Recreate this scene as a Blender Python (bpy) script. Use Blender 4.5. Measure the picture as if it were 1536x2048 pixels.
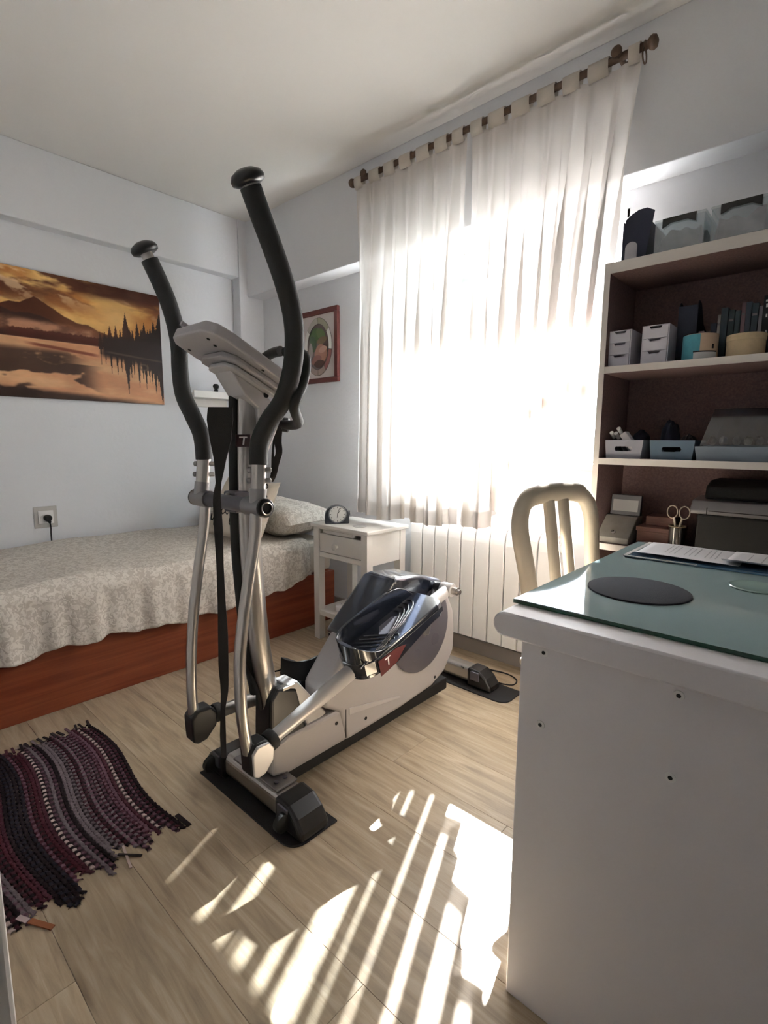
import bpy, bmesh, math, random
import numpy as np
from mathutils import Vector, Matrix, noise as mnoise

random.seed(7)
scene = bpy.context.scene
for o in list(bpy.data.objects): bpy.data.objects.remove(o)
COL = scene.collection

# ------------------------------------------------------------------ camera
YAW, PITCH, ROLL, FPX = -0.73753, 0.140281, -0.0064513, 1024.8
_cy, _sy, _cp, _sp = math.cos(YAW), math.sin(YAW), math.cos(PITCH), math.sin(PITCH)
CF = Vector((_sy*_cp, _cy*_cp, -_sp)); _r = Vector((_cy, -_sy, 0)); _d = CF.cross(_r)
CR = _r*math.cos(ROLL)+_d*math.sin(ROLL); CD = -_r*math.sin(ROLL)+_d*math.cos(ROLL)
CAM = Vector((0, 0, 1.08))
cam = bpy.data.cameras.new('camera'); cam.sensor_fit = 'VERTICAL'; cam.sensor_height = 24
cam.lens = 24*FPX/2048; cam.clip_start = 0.02; cam.clip_end = 200
co = bpy.data.objects.new('camera', cam); COL.objects.link(co)
M = Matrix.Identity(4)
for i in range(3):
    M[i][0] = CR[i]; M[i][1] = -CD[i]; M[i][2] = -CF[i]; M[i][3] = CAM[i]
co.matrix_world = M
scene.camera = co

# ------------------------------------------------------------------ light
world = bpy.data.worlds.new('sky'); scene.world = world; world.use_nodes = True
wb = world.node_tree.nodes['Background']
wb.inputs[1].default_value = 5.2
_wn = world.node_tree; _tc = _wn.nodes.new('ShaderNodeTexCoord'); _sx = _wn.nodes.new('ShaderNodeSeparateXYZ'); _rp = _wn.nodes.new('ShaderNodeValToRGB')
_mr = _wn.nodes.new('ShaderNodeMapRange'); _mr.inputs[1].default_value = -.12; _mr.inputs[2].default_value = .12
_rp.color_ramp.elements[0].color = (.29, .29, .28, 1); _rp.color_ramp.elements[1].color = (.82, .92, 1, 1)   # street below, hazy sky above
_wn.links.new(_tc.outputs['Generated'], _sx.inputs[0]); _wn.links.new(_sx.outputs[2], _mr.inputs[0]); _wn.links.new(_mr.outputs[0], _rp.inputs[0]); _wn.links.new(_rp.outputs[0], wb.inputs[0])
SUN_EL = math.radians(42.5); SUN_AZ = Vector((0.3870, -0.9221, 0))
sd = SUN_AZ*math.cos(SUN_EL)+Vector((0, 0, -math.sin(SUN_EL)))
sl = bpy.data.lights.new('sun_offscreen', 'SUN'); sl.energy = 62; sl.angle = 0.0093; sl.color = (0.985, 0.985, 1.0)
so = bpy.data.objects.new('sun_offscreen', sl); COL.objects.link(so)
so.rotation_euler = sd.to_track_quat('-Z', 'Y').to_euler(); so.location = (-3, 8, 6)
vs = scene.view_settings
vs.view_transform = 'Standard'; vs.look = 'None'; vs.gamma = 1; vs.use_curve_mapping = False
vs.exposure = 1.8

# ------------------------------------------------------------------ pixel helpers
def ray(px, py): return CF+CR*((px-768)/FPX)+CD*((py-1024)/FPX)
def PX(px, py, x): v = ray(px, py); return CAM+v*(x/v.x)
def PY(px, py, y): v = ray(px, py); return CAM+v*(y/v.y)
def PZ(px, py, z): v = ray(px, py); return CAM+v*((z-CAM.z)/v.z)

# ------------------------------------------------------------------ materials
def lin(c):
    return tuple((v/255/12.92 if v/255 <= .04045 else ((v/255+.055)/1.055)**2.4) for v in c)
MATS = {}
def mat(name, rgb, rough=.5, metal=0, spec=.5, var=0, vscale=8, bump=0, bscale=60, stretch=None, coat=0, rgb2=None, trans=0, objrand=0):
    if name in MATS: return MATS[name]
    m = bpy.data.materials.new(name); m.use_nodes = True; nt = m.node_tree; b = nt.nodes['Principled BSDF']
    c = lin(rgb)+(1,)
    b.inputs['Base Color'].default_value = c; b.inputs['Roughness'].default_value = rough
    b.inputs['Metallic'].default_value = metal; b.inputs['Specular IOR Level'].default_value = spec
    b.inputs['Coat Weight'].default_value = coat; b.inputs['Coat Roughness'].default_value = .06
    b.inputs['Transmission Weight'].default_value = trans
    if var or rgb2 or bump:
        tc = nt.nodes.new('ShaderNodeTexCoord'); mp = nt.nodes.new('ShaderNodeMapping')
        nt.links.new(tc.outputs['Object'], mp.inputs[0])
        if stretch: mp.inputs['Scale'].default_value = stretch
    if var or rgb2:
        n = nt.nodes.new('ShaderNodeTexNoise'); n.inputs['Scale'].default_value = vscale; n.inputs['Detail'].default_value = 5
        nt.links.new(mp.outputs[0], n.inputs['Vector'])
        rmp = nt.nodes.new('ShaderNodeValToRGB')
        if rgb2: a, e = lin(rgb)+(1,), lin(rgb2)+(1,)
        else: a = tuple(v*(1-var) for v in c[:3])+(1,); e = tuple(min(1, v*(1+var)) for v in c[:3])+(1,)
        rmp.color_ramp.elements[0].color = a; rmp.color_ramp.elements[1].color = e
        rmp.color_ramp.elements[0].position = .3; rmp.color_ramp.elements[1].position = .7
        nt.links.new(n.outputs['Fac'], rmp.inputs[0]); nt.links.new(rmp.outputs[0], b.inputs['Base Color'])
    if bump:
        n2 = nt.nodes.new('ShaderNodeTexNoise'); n2.inputs['Scale'].default_value = bscale; n2.inputs['Detail'].default_value = 3
        nt.links.new(mp.outputs[0], n2.inputs['Vector'])
        bp = nt.nodes.new('ShaderNodeBump'); bp.inputs['Strength'].default_value = bump; bp.inputs['Distance'].default_value = .004
        nt.links.new(n2.outputs['Fac'], bp.inputs['Height']); nt.links.new(bp.outputs[0], b.inputs['Normal'])
    MATS[name] = m; return m

def wood_floor():
    m = bpy.data.materials.new('laminate'); m.use_nodes = True; nt = m.node_tree; b = nt.nodes['Principled BSDF']
    tc = nt.nodes.new('ShaderNodeTexCoord'); mp = nt.nodes.new('ShaderNodeMapping'); mp.inputs['Scale'].default_value = (1.2, 14, 1)
    oi = nt.nodes.new('ShaderNodeObjectInfo'); add = nt.nodes.new('ShaderNodeVectorMath'); add.operation = 'ADD'
    sc = nt.nodes.new('ShaderNodeVectorMath'); sc.operation = 'SCALE'; sc.inputs[3].default_value = 37
    cmb = nt.nodes.new('ShaderNodeCombineXYZ')
    for i in range(3): nt.links.new(oi.outputs['Random'], cmb.inputs[i])
    nt.links.new(cmb.outputs[0], sc.inputs[0]); nt.links.new(tc.outputs['Object'], add.inputs[0]); nt.links.new(sc.outputs[0], add.inputs[1])
    nt.links.new(add.outputs[0], mp.inputs[0])
    n = nt.nodes.new('ShaderNodeTexNoise'); n.inputs['Scale'].default_value = 3.0; n.inputs['Detail'].default_value = 8; n.inputs['Roughness'].default_value = .62; n.inputs['Distortion'].default_value = .8
    nt.links.new(mp.outputs[0], n.inputs['Vector'])
    r = nt.nodes.new('ShaderNodeValToRGB'); e = r.color_ramp.elements
    e[0].position = .28; e[0].color = lin((146, 130, 110))+(1,); e[1].position = .72; e[1].color = lin((196, 181, 158))+(1,)
    e2 = e.new(.5); e2.color = lin((177, 158, 131))+(1,)
    nt.links.new(n.outputs['Fac'], r.inputs[0])
    # sparse knots
    mp2 = nt.nodes.new('ShaderNodeMapping'); mp2.inputs['Scale'].default_value = (2.2, 9, 1)
    nt.links.new(add.outputs[0], mp2.inputs[0])
    v = nt.nodes.new('ShaderNodeTexVoronoi'); v.inputs['Scale'].default_value = 1.0
    nt.links.new(mp2.outputs[0], v.inputs['Vector'])
    vr = nt.nodes.new('ShaderNodeValToRGB'); vr.color_ramp.elements[0].position = .03; vr.color_ramp.elements[0].color = (.42, .36, .3, 1)
    vr.color_ramp.elements[1].position = .16; vr.color_ramp.elements[1].color = (1, 1, 1, 1)
    nt.links.new(v.outputs['Distance'], vr.inputs[0])
    mx = nt.nodes.new('ShaderNodeMix'); mx.data_type = 'RGBA'; mx.blend_type = 'MULTIPLY'; mx.inputs[0].default_value = .55
    nt.links.new(r.outputs[0], mx.inputs[6]); nt.links.new(vr.outputs[0], mx.inputs[7])
    hs = nt.nodes.new('ShaderNodeHueSaturation')
    mr = nt.nodes.new('ShaderNodeMapRange'); mr.inputs[3].default_value = .88; mr.inputs[4].default_value = 1.1
    nt.links.new(oi.outputs['Random'], mr.inputs[0]); nt.links.new(mr.outputs[0], hs.inputs['Value'])
    nt.links.new(mx.outputs[2], hs.inputs['Color']); nt.links.new(hs.outputs[0], b.inputs['Base Color'])
    b.inputs['Roughness'].default_value = .42; b.inputs['Specular IOR Level'].default_value = .4
    bp = nt.nodes.new('ShaderNodeBump'); bp.inputs['Strength'].default_value = .12; bp.inputs['Distance'].default_value = .002
    nt.links.new(n.outputs['Fac'], bp.inputs['Height']); nt.links.new(bp.outputs[0], b.inputs['Normal'])
    return m
def cherry():
    m = bpy.data.materials.new('cherry'); m.use_nodes = True; nt = m.node_tree; b = nt.nodes['Principled BSDF']
    tc = nt.nodes.new('ShaderNodeTexCoord'); mp = nt.nodes.new('ShaderNodeMapping'); mp.inputs['Scale'].default_value = (4, 1.2, 22)
    nt.links.new(tc.outputs['Object'], mp.inputs[0])
    n = nt.nodes.new('ShaderNodeTexNoise'); n.inputs['Scale'].default_value = 2.2; n.inputs['Detail'].default_value = 7; n.inputs['Distortion'].default_value = .5
    nt.links.new(mp.outputs[0], n.inputs['Vector'])
    r = nt.nodes.new('ShaderNodeValToRGB'); e = r.color_ramp.elements
    e[0].position = .3; e[0].color = lin((122, 56, 36))+(1,); e[1].position = .75; e[1].color = lin((158, 84, 54))+(1,)
    nt.links.new(n.outputs['Fac'], r.inputs[0]); nt.links.new(r.outputs[0], b.inputs['Base Color']); b.inputs['Roughness'].default_value = .35
    return m
def spread_mat():
    m = bpy.data.materials.new('bedspread'); m.use_nodes = True; nt = m.node_tree; b = nt.nodes['Principled BSDF']
    tc = nt.nodes.new('ShaderNodeTexCoord')
    n = nt.nodes.new('ShaderNodeTexNoise'); n.inputs['Scale'].default_value = 52; n.inputs['Detail'].default_value = 1.5; n.inputs['Distortion'].default_value = 1.4
    nt.links.new(tc.outputs['Object'], n.inputs['Vector'])
    r = nt.nodes.new('ShaderNodeValToRGB'); e = r.color_ramp.elements
    e[0].position = .42; e[0].color = lin((198, 189, 178))+(1,); e[1].position = .56; e[1].color = lin((224, 217, 207))+(1,)
    nt.links.new(n.outputs['Fac'], r.inputs[0]); nt.links.new(r.outputs[0], b.inputs['Base Color']); b.inputs['Roughness'].default_value = .95
    bp = nt.nodes.new('ShaderNodeBump'); bp.inputs['Strength'].default_value = .5; bp.inputs['Distance'].default_value = .006
    nt.links.new(r.outputs[0], bp.inputs['Height']); nt.links.new(bp.outputs[0], b.inputs['Normal'])
    b.inputs['Specular IOR Level'].default_value = .1
    return m
def col_mat(name, rough=.6, bump=0, bscale=200):
    m = bpy.data.materials.new(name); m.use_nodes = True; nt = m.node_tree; b = nt.nodes['Principled BSDF']
    a = nt.nodes.new('ShaderNodeVertexColor'); a.layer_name = 'Col'
    nt.links.new(a.outputs[0], b.inputs['Base Color']); b.inputs['Roughness'].default_value = rough; b.inputs['Specular IOR Level'].default_value = .2
    if bump:
        tc = nt.nodes.new('ShaderNodeTexCoord'); n = nt.nodes.new('ShaderNodeTexNoise'); n.inputs['Scale'].default_value = bscale
        nt.links.new(tc.outputs['Object'], n.inputs['Vector'])
        bp = nt.nodes.new('ShaderNodeBump'); bp.inputs['Strength'].default_value = bump; bp.inputs['Distance'].default_value = .003
        nt.links.new(n.outputs['Fac'], bp.inputs['Height']); nt.links.new(bp.outputs[0], b.inputs['Normal'])
    return m
def glass_mat(name, tint=(1, 1, 1), gloss=.06, rough=.02):
    m = bpy.data.materials.new(name); m.use_nodes = True; nt = m.node_tree
    for n in list(nt.nodes): nt.nodes.remove(n)
    o = nt.nodes.new('ShaderNodeOutputMaterial'); t = nt.nodes.new('ShaderNodeBsdfTransparent'); t.inputs[0].default_value = tint+(1,)
    g = nt.nodes.new('ShaderNodeBsdfGlossy'); g.inputs['Roughness'].default_value = rough
    mx = nt.nodes.new('ShaderNodeMixShader'); mx.inputs[0].default_value = gloss
    nt.links.new(t.outputs[0], mx.inputs[1]); nt.links.new(g.outputs[0], mx.inputs[2]); nt.links.new(mx.outputs[0], o.inputs[0])
    return m
def sheer_mat(name, clear=.3, col=(232, 226, 216), tl=.55):
    m = bpy.data.materials.new(name); m.use_nodes = True; nt = m.node_tree
    for n in list(nt.nodes): nt.nodes.remove(n)
    o = nt.nodes.new('ShaderNodeOutputMaterial'); t = nt.nodes.new('ShaderNodeBsdfTransparent')
    d = nt.nodes.new('ShaderNodeBsdfDiffuse'); d.inputs[0].default_value = lin(col)+(1,)
    tr = nt.nodes.new('ShaderNodeBsdfTranslucent'); tr.inputs[0].default_value = lin(col)+(1,)
    m1 = nt.nodes.new('ShaderNodeMixShader'); m1.inputs[0].default_value = tl
    nt.links.new(d.outputs[0], m1.inputs[1]); nt.links.new(tr.outputs[0], m1.inputs[2])
    # woven threads: transparency varies with a fine vertical weave
    m2 = nt.nodes.new('ShaderNodeMixShader'); m2.inputs[0].default_value = 1-clear
    nt.links.new(t.outputs[0], m2.inputs[1]); nt.links.new(m1.outputs[0], m2.inputs[2]); nt.links.new(m2.outputs[0], o.inputs[0])
    return m

WALL = mat('wall_paint', (224, 225, 228), .9, spec=.15, bump=.25, bscale=45)
CEIL = mat('ceiling_paint', (228, 226, 222), .9, spec=.15)
WHITE = mat('white_lacquer', (224, 220, 214), .45)
WHITE2 = mat('white_enamel', (232, 230, 228), .35)
DESKW = mat('desk_white', (226, 222, 224), .5, bump=.05, bscale=200)
BASEB = mat('grey_skirting', (150, 142, 136), .5)
ALU = mat('white_aluminium', (225, 225, 225), .4)
CHROME = mat('brushed_steel', (176, 172, 168), .3, metal=1, bump=.05, bscale=200)
STEEL = mat('grey_steel', (140, 138, 138), .34, metal=.9)
SILVER = mat('silver_plastic', (184, 182, 182), .35, metal=.35)
SILVER2 = mat('pale_silver_plastic', (170, 166, 166), .42, metal=.2)
BLACK = mat('black_plastic', (15, 15, 18), .34)
BLACKM = mat('black_matte', (20, 19, 20), .7, bump=.2, bscale=300)
FOAM = mat('black_foam', (17, 16, 18), .62, bump=.2, bscale=400)
RUBBER = mat('black_rubber', (26, 25, 27), .75, bump=.3, bscale=500)
NAVYP = mat('glossy_navy_black', (26, 30, 40), .16, coat=.6)
DGREY = mat('dark_grey_plastic', (74, 72, 80), .38)
REDP = mat('dark_red_plastic', (84, 30, 32), .4)
STRAP = mat('black_webbing', (26, 22, 22), .85, bump=.3, bscale=600)
BROWNROD = mat('antique_brown', (92, 72, 58), .6, var=.3, vscale=60)
BROWN = mat('brown_board', (122, 98, 96), .8, var=.2, vscale=160, bump=.1)
CREAM = mat('cream', (214, 204, 190), .8)
CHERRY = cherry(); LAM = wood_floor(); SPREAD = spread_mat()

# ------------------------------------------------------------------ mesh builder
ROOT = {}
class MB:
    def __init__(s): s.v = []; s.f = []; s.c = None
    def add(s, vs, fs):
        k = len(s.v); s.v += [Vector(p) for p in vs]; s.f += [tuple(i+k for i in f) for f in fs]; return s
    def box(s, x0, x1, y0, y1, z0, z1):
        vs = [(x, y, z) for z in (z0, z1) for y in (y0, y1) for x in (x0, x1)]
        return s.add(vs, [(0, 2, 3, 1), (4, 5, 7, 6), (0, 1, 5, 4), (2, 6, 7, 3), (0, 4, 6, 2), (1, 3, 7, 5)])
    def obox(s, c, ax, ay, az, hx, hy, hz):
        c = Vector(c); ax, ay, az = Vector(ax), Vector(ay), Vector(az)
        vs = [c+ax*(i*hx)+ay*(j*hy)+az*(k*hz) for k in (-1, 1) for j in (-1, 1) for i in (-1, 1)]
        return s.add(vs, [(0, 2, 3, 1), (4, 5, 7, 6), (0, 1, 5, 4), (2, 6, 7, 3), (0, 4, 6, 2), (1, 3, 7, 5)])
    def prism(s, pts, vec):
        n = len(pts); vec = Vector(vec); a = [Vector(p) for p in pts]
        fs = [tuple(range(n-1, -1, -1)), tuple(range(n, 2*n))]+[(i, (i+1) % n, (i+1) % n+n, i+n) for i in range(n)]
        return s.add(a+[p+vec for p in a], fs)
    def tube(s, pts, r, n=12, r2=None, caps=True, up=None):
        pts = [Vector(p) for p in pts]; m = len(pts)
        rr = r if isinstance(r, (list, tuple)) else [r]*m
        rb = rr if r2 is None else (r2 if isinstance(r2, (list, tuple)) else [r2]*m)
        ref = Vector(up) if up else None; vs = []; prev = None
        for i, p in enumerate(pts):
            t = (pts[min(i+1, m-1)]-pts[max(i-1, 0)]).normalized()
            if ref is None:
                ref = Vector((0, 0, 1)) if abs(t.z) < .9 else Vector((1, 0, 0))
            a = (ref-t*ref.dot(t))
            if a.length < 1e-5: a = prev
            a.normalize(); b = t.cross(a); prev = a
            if not up: ref = a
            for k in range(n):
                th = 2*math.pi*k/n; vs.append(p+a*(math.cos(th)*rr[i])+b*(math.sin(th)*rb[i]))
        fs = [(i*n+k, i*n+(k+1) % n, (i+1)*n+(k+1) % n, (i+1)*n+k) for i in range(m-1) for k in range(n)]
        if caps: fs += [tuple(range(n-1, -1, -1)), tuple((m-1)*n+k for k in range(n))]
        return s.add(vs, fs)
    def lathe(s, prof, c, axis=(0, 0, 1), n=24):
        ax = Vector(axis).normalized(); c = Vector(c)
        a = ax.orthogonal().normalized(); b = ax.cross(a); vs = []; m = len(prof)
        for r, h in prof:
            for k in range(n):
                th = 2*math.pi*k/n; vs.append(c+ax*h+(a*math.cos(th)+b*math.sin(th))*max(r, 1e-4))
        fs = [(i*n+k, i*n+(k+1) % n, (i+1)*n+(k+1) % n, (i+1)*n+k) for i in range(m-1) for k in range(n)]
        fs += [tuple(range(n-1, -1, -1)), tuple((m-1)*n+k for k in range(n))]
        return s.add(vs, fs)
    def grid(s, fn, nu, nv, closed=False):
        vs = [fn(i/(nu-1), j/(nv-1)) for j in range(nv) for i in range(nu)]
        return s.add(vs, [(j*nu+i, j*nu+i+1, (j+1)*nu+i+1, (j+1)*nu+i) for j in range(nv-1) for i in range(nu-1)])
    def build(s, name, m, parent=None, smooth=False, bevel=0, segs=2, loc=None, auto=None, solid=0, recalc=True, subsurf=0):
        if parent is not None: L = ROOT[parent.name]
        elif loc is not None: L = Vector(loc)
        else:
            zs = [v.z for v in s.v]; L = Vector((sum(v.x for v in s.v)/len(s.v), sum(v.y for v in s.v)/len(s.v), min(zs)))
        me = bpy.data.meshes.new(name); me.from_pydata([v-L for v in s.v], [], s.f); me.update()
        if s.c is not None:
            at = me.color_attributes.new('Col', 'FLOAT_COLOR', 'POINT')
            at.data.foreach_set('color', np.asarray(s.c, dtype=np.float32).ravel())
        if recalc:
            bm = bmesh.new(); bm.from_mesh(me); bmesh.ops.recalc_face_normals(bm, faces=bm.faces); bm.to_mesh(me); bm.free()
        me.materials.append(m)
        if smooth or auto:
            for p in me.polygons: p.use_smooth = True
            if auto or not subsurf: me.set_sharp_from_angle(angle=math.radians(auto or 40))
        o = bpy.data.objects.new(name, me); COL.objects.link(o)
        if parent is not None: o.parent = parent
        else: o.location = L
        ROOT[o.name] = L
        if bevel:
            b = o.modifiers.new('bevel', 'BEVEL'); b.width = bevel; b.segments = segs; b.limit_method = 'ANGLE'; b.angle_limit = math.radians(35)
        if solid:
            b = o.modifiers.new('solid', 'SOLIDIFY'); b.thickness = solid; b.offset = 0
        if subsurf:
            b = o.modifiers.new('sub', 'SUBSURF'); b.levels = subsurf; b.render_levels = subsurf
        return o
def smooth_path(pts, k=6):
    pts = [Vector(p) for p in pts]; out = []; n = len(pts)
    for i in range(n-1):
        p0, p1, p2, p3 = pts[max(i-1, 0)], pts[i], pts[i+1], pts[min(i+2, n-1)]
        for j in range(k):
            t = j/k; out.append(.5*((2*p1)+(p2-p0)*t+(2*p0-5*p1+4*p2-p3)*t*t+(3*p1-p0-3*p2+p3)*t**3))
    out.append(pts[-1]); return out
def tag(o, label, cat, group=None):
    o['label'] = label; o['category'] = cat
    if group: o['group'] = group
    return o
def struct(o): o['kind'] = 'structure'; return o
def thing(name, label, cat, loc, group=None):
    o = bpy.data.objects.new(name, None); o.empty_display_size = .1; COL.objects.link(o); o.location = loc; ROOT[o.name] = Vector(loc)
    return tag(o, label, cat, group)
def part(name, mb, m, parent, **k): return mb.build(name, m, parent, **k)
def B(*a): return MB().box(*a)
def share(o, parent=None, loc=None):
    c = o.copy(); COL.objects.link(c)
    if parent is not None: c.parent = parent
    if loc is not None: c.location = loc
    return c

# ================================================================== ROOM
ZC = 2.495; XL = -3.20; XR = .76; YW = 2.175; YB = 2.05
fl = struct(MB().box(-3.32, .86, -1.4, 2.43, -.06, -.008).build('floor', mat('subfloor', (90, 78, 62), .8), loc=(0, 0, -.06)))
ROOT[fl.name] = Vector((0, 0, -.06))
pw, plen = .193, 1.29; row = 0
y = -1.3
while y < YW:
    y1 = min(y+pw, YW); off = (row*.43) % plen; x = XL-off
    while x < XR:
        a, b = max(x, XL), min(x+plen, XR)
        if b-a > .03 and not (y1 < -.05 and b < -1.05):
            p = MB().box(a+.0003, b-.0003, y+.0003, y1-.0003, -.008, 0).build('plank', LAM, fl, bevel=.0006, segs=1)
        x += plen
    y += pw; row += 1
struct(B(-3.32, .86, -1.4, 2.43, ZC, ZC+.08).build('ceiling', CEIL))
struct(B(XL-.1, XL, -.06, 2.43, 0, ZC).build('wall_left', WALL))
struct(B(XR, XR+.1, -1.4, 2.43, 0, ZC).build('wall_right', WALL))
WX0, WX1, WZ0, WZ1 = -2.0, -.72, .98, 2.0
w = MB().box(XL, WX0, YW, 2.43, 0, ZC).box(WX1, XR, YW, 2.43, 0, ZC).box(WX0, WX1, YW, 2.43, 0, WZ0).box(WX0, WX1, YW, 2.43, WZ1, ZC)
struct(w.build('wall_back', WALL))
DX0, DX1 = -.60, .22
w = MB().box(XL, DX0-.02, -.06, .06, 0, ZC).box(DX1+.02, XR, -.06, .06, 0, ZC).box(DX0-.02, DX1+.02, -.06, .06, 2.08, ZC)
struct(w.build('wall_front', WALL))
struct(B(-1.15, XR, -1.4, -1.3, 0, ZC).build('wall_hall_back', WALL))
struct(B(-1.15, -1.05, -1.3, -.06, 0, ZC).build('wall_hall_left', WALL))
struct(B(XL, -3.118, .06, 1.99, 2.135, ZC).build('trim_1', WALL, bevel=.006))      # beam on the bed wall
struct(B(XL, XR, YB, YW, 2.022, ZC).build('trim_2', WALL, bevel=.004))             # beam over the window
struct(B(XL, -3.112, 1.99, YW, 0, ZC).build('trim_3', WALL, bevel=.004))           # pier in the corner
# door casing the camera looks past
c = MB().box(DX0-.09, DX0, .06, .0835, 0, 2.15).box(DX0-.02, DX0, -.06, .06, 0, 2.08)
struct(c.build('trim_4', WHITE2, bevel=.005))
c = MB().box(DX1, DX1+.09, .06, .0835, 0, 2.15).box(DX1, DX1+.02, -.06, .06, 0, 2.08)
struct(c.build('trim_5', WHITE2, bevel=.005))
struct(B(DX0, DX1, .06, .0835, 2.08, 2.15).build('trim_6', WHITE2, bevel=.005))
struct(B(-3.11, XR, 2.162, YW, 0, .075).build('baseboard_back', BASEB, bevel=.003))
struct(B(XL, XL+.013, .06, 1.985, 0, .075).build('baseboard_left', BASEB, bevel=.003))
struct(B(XR-.013, XR, .06, 2.16, 0, .075).build('baseboard_right', BASEB, bevel=.003))

# ---------------------------------------------------------------- window
fr = MB()
y0, y1 = 2.27, 2.34
for a in ((WX0, WX0+.045, WZ0, WZ1), (WX1-.045, WX1, WZ0, WZ1), (WX0, WX1, WZ0, WZ0+.028), (WX0, WX1, WZ1-.04, WZ1)):
    fr.box(a[0], a[1], y0, y1, a[2], a[3])
win = struct(fr.build('window_1', ALU, loc=(-1.36, 2.3, WZ0), bevel=.004)); ROOT[win.name] = Vector((-1.36, 2.3, WZ0))
GL = glass_mat('window_glass', (.96, .98, .98), .05)
mid = (WX0+WX1)/2
for (a, b, yy) in ((WX0+.045, mid+.03, 2.285), (WX0+.10, mid+.085, 2.315)):
    s = MB(); z0, z1 = WZ0+.028, WZ1-.04
    for q in ((a, a+.05, z0, z1), (b-.05, b, z0, z1), (a+.05, b-.05, z0, z0+.12), (a+.05, b-.05, z1-.05, z1)): s.box(q[0], q[1], yy-.013, yy+.013, q[2], q[3])
    sh = part('sash', s, ALU, win, bevel=.003)
    part('pane', B(a+.05, b-.05, yy-.003, yy+.003, z0+.12, z1-.05), GL, sh)
part('sill', B(-2.16, -.70, 2.155, 2.27, .956, .985), mat('sill_stone', (214, 210, 206), .35, var=.06, vscale=30), win, bevel=.006)
part('outer_sill', B(WX0, WX1, 2.34, 2.45, .965, .988), mat('sill_stone', (214, 210, 206)), win, bevel=.004)
SL = mat('shutter_slat', (206, 204, 200), .5)
z = 1.895; sh = None
sht = part('roller_shutter', B(WX0+.02, WX1-.02, 2.372, 2.39, z, z+.04), SL, win, bevel=.004); z += .04
k = 0
while z < WZ1:
    s = MB()
    if k == 1:   # open link strip: small slots that let the light through
        n = 26
        for i in range(n+1):
            xx = WX0+.02+(WX1-WX0-.04)*i/n; s.box(xx-.017, xx+.017, 2.378, 2.384, z, z+.008)
        s.box(WX0+.02, WX1-.02, 2.374, 2.388, z+.008, min(z+.048, WZ1))
    else: s.box(WX0+.02, WX1-.02, 2.374, 2.388, z, min(z+.047, WZ1))
    part('slat', s, SL, sht, bevel=.003); z += .048; k += 1

# ---------------------------------------------------------------- curtain rod and curtains
RY, RZ = 1.965, 2.368
rod = thing('curtain_rod', 'brown wooden curtain rod with carved finials fixed to the beam over the window', 'curtain rod', (-1.32, RY, RZ))
part('rod', MB().tube([(-1.99, RY, RZ), (-.64, RY, RZ)], .0125, 12), BROWNROD, rod, auto=40)
for sx, xe in ((-1, -1.99), (1, -.64)):
    part('finial', MB().lathe([(.012, 0), (.016, .003), (.011, .010), (.019, .018), (.022, .027), (.018, .037), (.006, .042)], (xe, RY, RZ), (sx, 0, 0), 14), BROWNROD, rod, auto=50)
for xb in (-1.905, -.717):
    br = MB().tube([(xb, YB-.004, RZ), (xb, RY-.012, RZ)], .009, 10).lathe([(.010, -.004), (.017, 0), (.018, .010), (.010, .016)], (xb, RY-.03, RZ), (0, -1, 0), 12)
    br.lathe([(.03, 0), (.028, .008), (.012, .012)], (xb, YB, RZ), (0, -1, 0), 14)
    part('bracket', br, BROWNROD, rod, auto=50)
t = [Vector((-.638, RY+.02*math.sin(a), RZ-.03+.022*math.cos(a))) for a in np.linspace(0, 2*math.pi, 17)]
part('ring', MB().tube(t, .0025, 6, caps=False), BROWNROD, rod, auto=60)
SHEER = sheer_mat('sheer_curtain', .09, (232, 227, 223), .44); TAB = sheer_mat('curtain_tab', .12, (240, 234, 226), .5)
def fold(s, seed, n):
    return (math.sin(2*math.pi*n*s+seed)+.45*math.sin(2*math.pi*n*1.63*s+seed*2.1)+.3*math.sin(2*math.pi*n*.47*s+seed*.7))/1.4
def curtain(label, xs, xtop, xbot, hem, n, seed):
    o0 = MB(); ZT = 2.338
    def fn(u, v):
        zz = ZT+(hem(u)-ZT)*v
        amp = .006+.03*min(1, v*2.2)
        ph = 2*math.pi*n*u+seed
        xa = xtop[0]+(xtop[1]-xtop[0])*u; xb_ = xbot(u); f = min(1, v*1.25)
        x = xa+(xb_-xa)*f+.55*amp*math.sin(2*ph)*min(1, v*2)+.004*math.sin(9*u+4*v)
        yy = RY+.004+amp*fold(u, seed, n)+.012*math.sin(3*v+u*5)*v
        return Vector((x, yy, zz))
    o0.grid(fn, 360, 44)
    c = o0.build('sheer_curtain', SHEER, smooth=True, loc=((xtop[0]+xtop[1])/2, RY, .68), recalc=False)
    tag(c, label, 'curtain'); ROOT[c.name] = Vector(c.location)
    for x, wd in xs:
        pts = [(RY-.004, 2.325), (RY-.0165, 2.345), (RY-.018, RZ), (RY-.013, RZ+.013), (RY, RZ+.018), (RY+.013, RZ+.013), (RY+.018, RZ), (RY+.0165, 2.345), (RY+.004, 2.325)]
        g = MB().grid(lambda u, v: Vector((x+(u-.5)*wd, pts[round(v*8)][0], pts[round(v*8)][1])), 2, 9)
        part('tab', g, TAB, c, smooth=True, recalc=False, solid=.001)
    # stitched header band and hem band, a second layer of the cloth
    def band(v0, v1): return lambda u, v: fn(u, v0+(v1-v0)*v)+Vector((0, -.0025, 0))
    part('header_band', MB().grid(band(0, .055), 360, 5), SHEER, c, smooth=True, recalc=False)
    part('hem_band', MB().grid(band(.955, 1), 360, 4), SHEER, c, smooth=True, recalc=False)
    return c
gl = [-2.0, -1.945, -1.806, -1.708, -1.609, -1.504, -1.408, -1.335]
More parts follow.
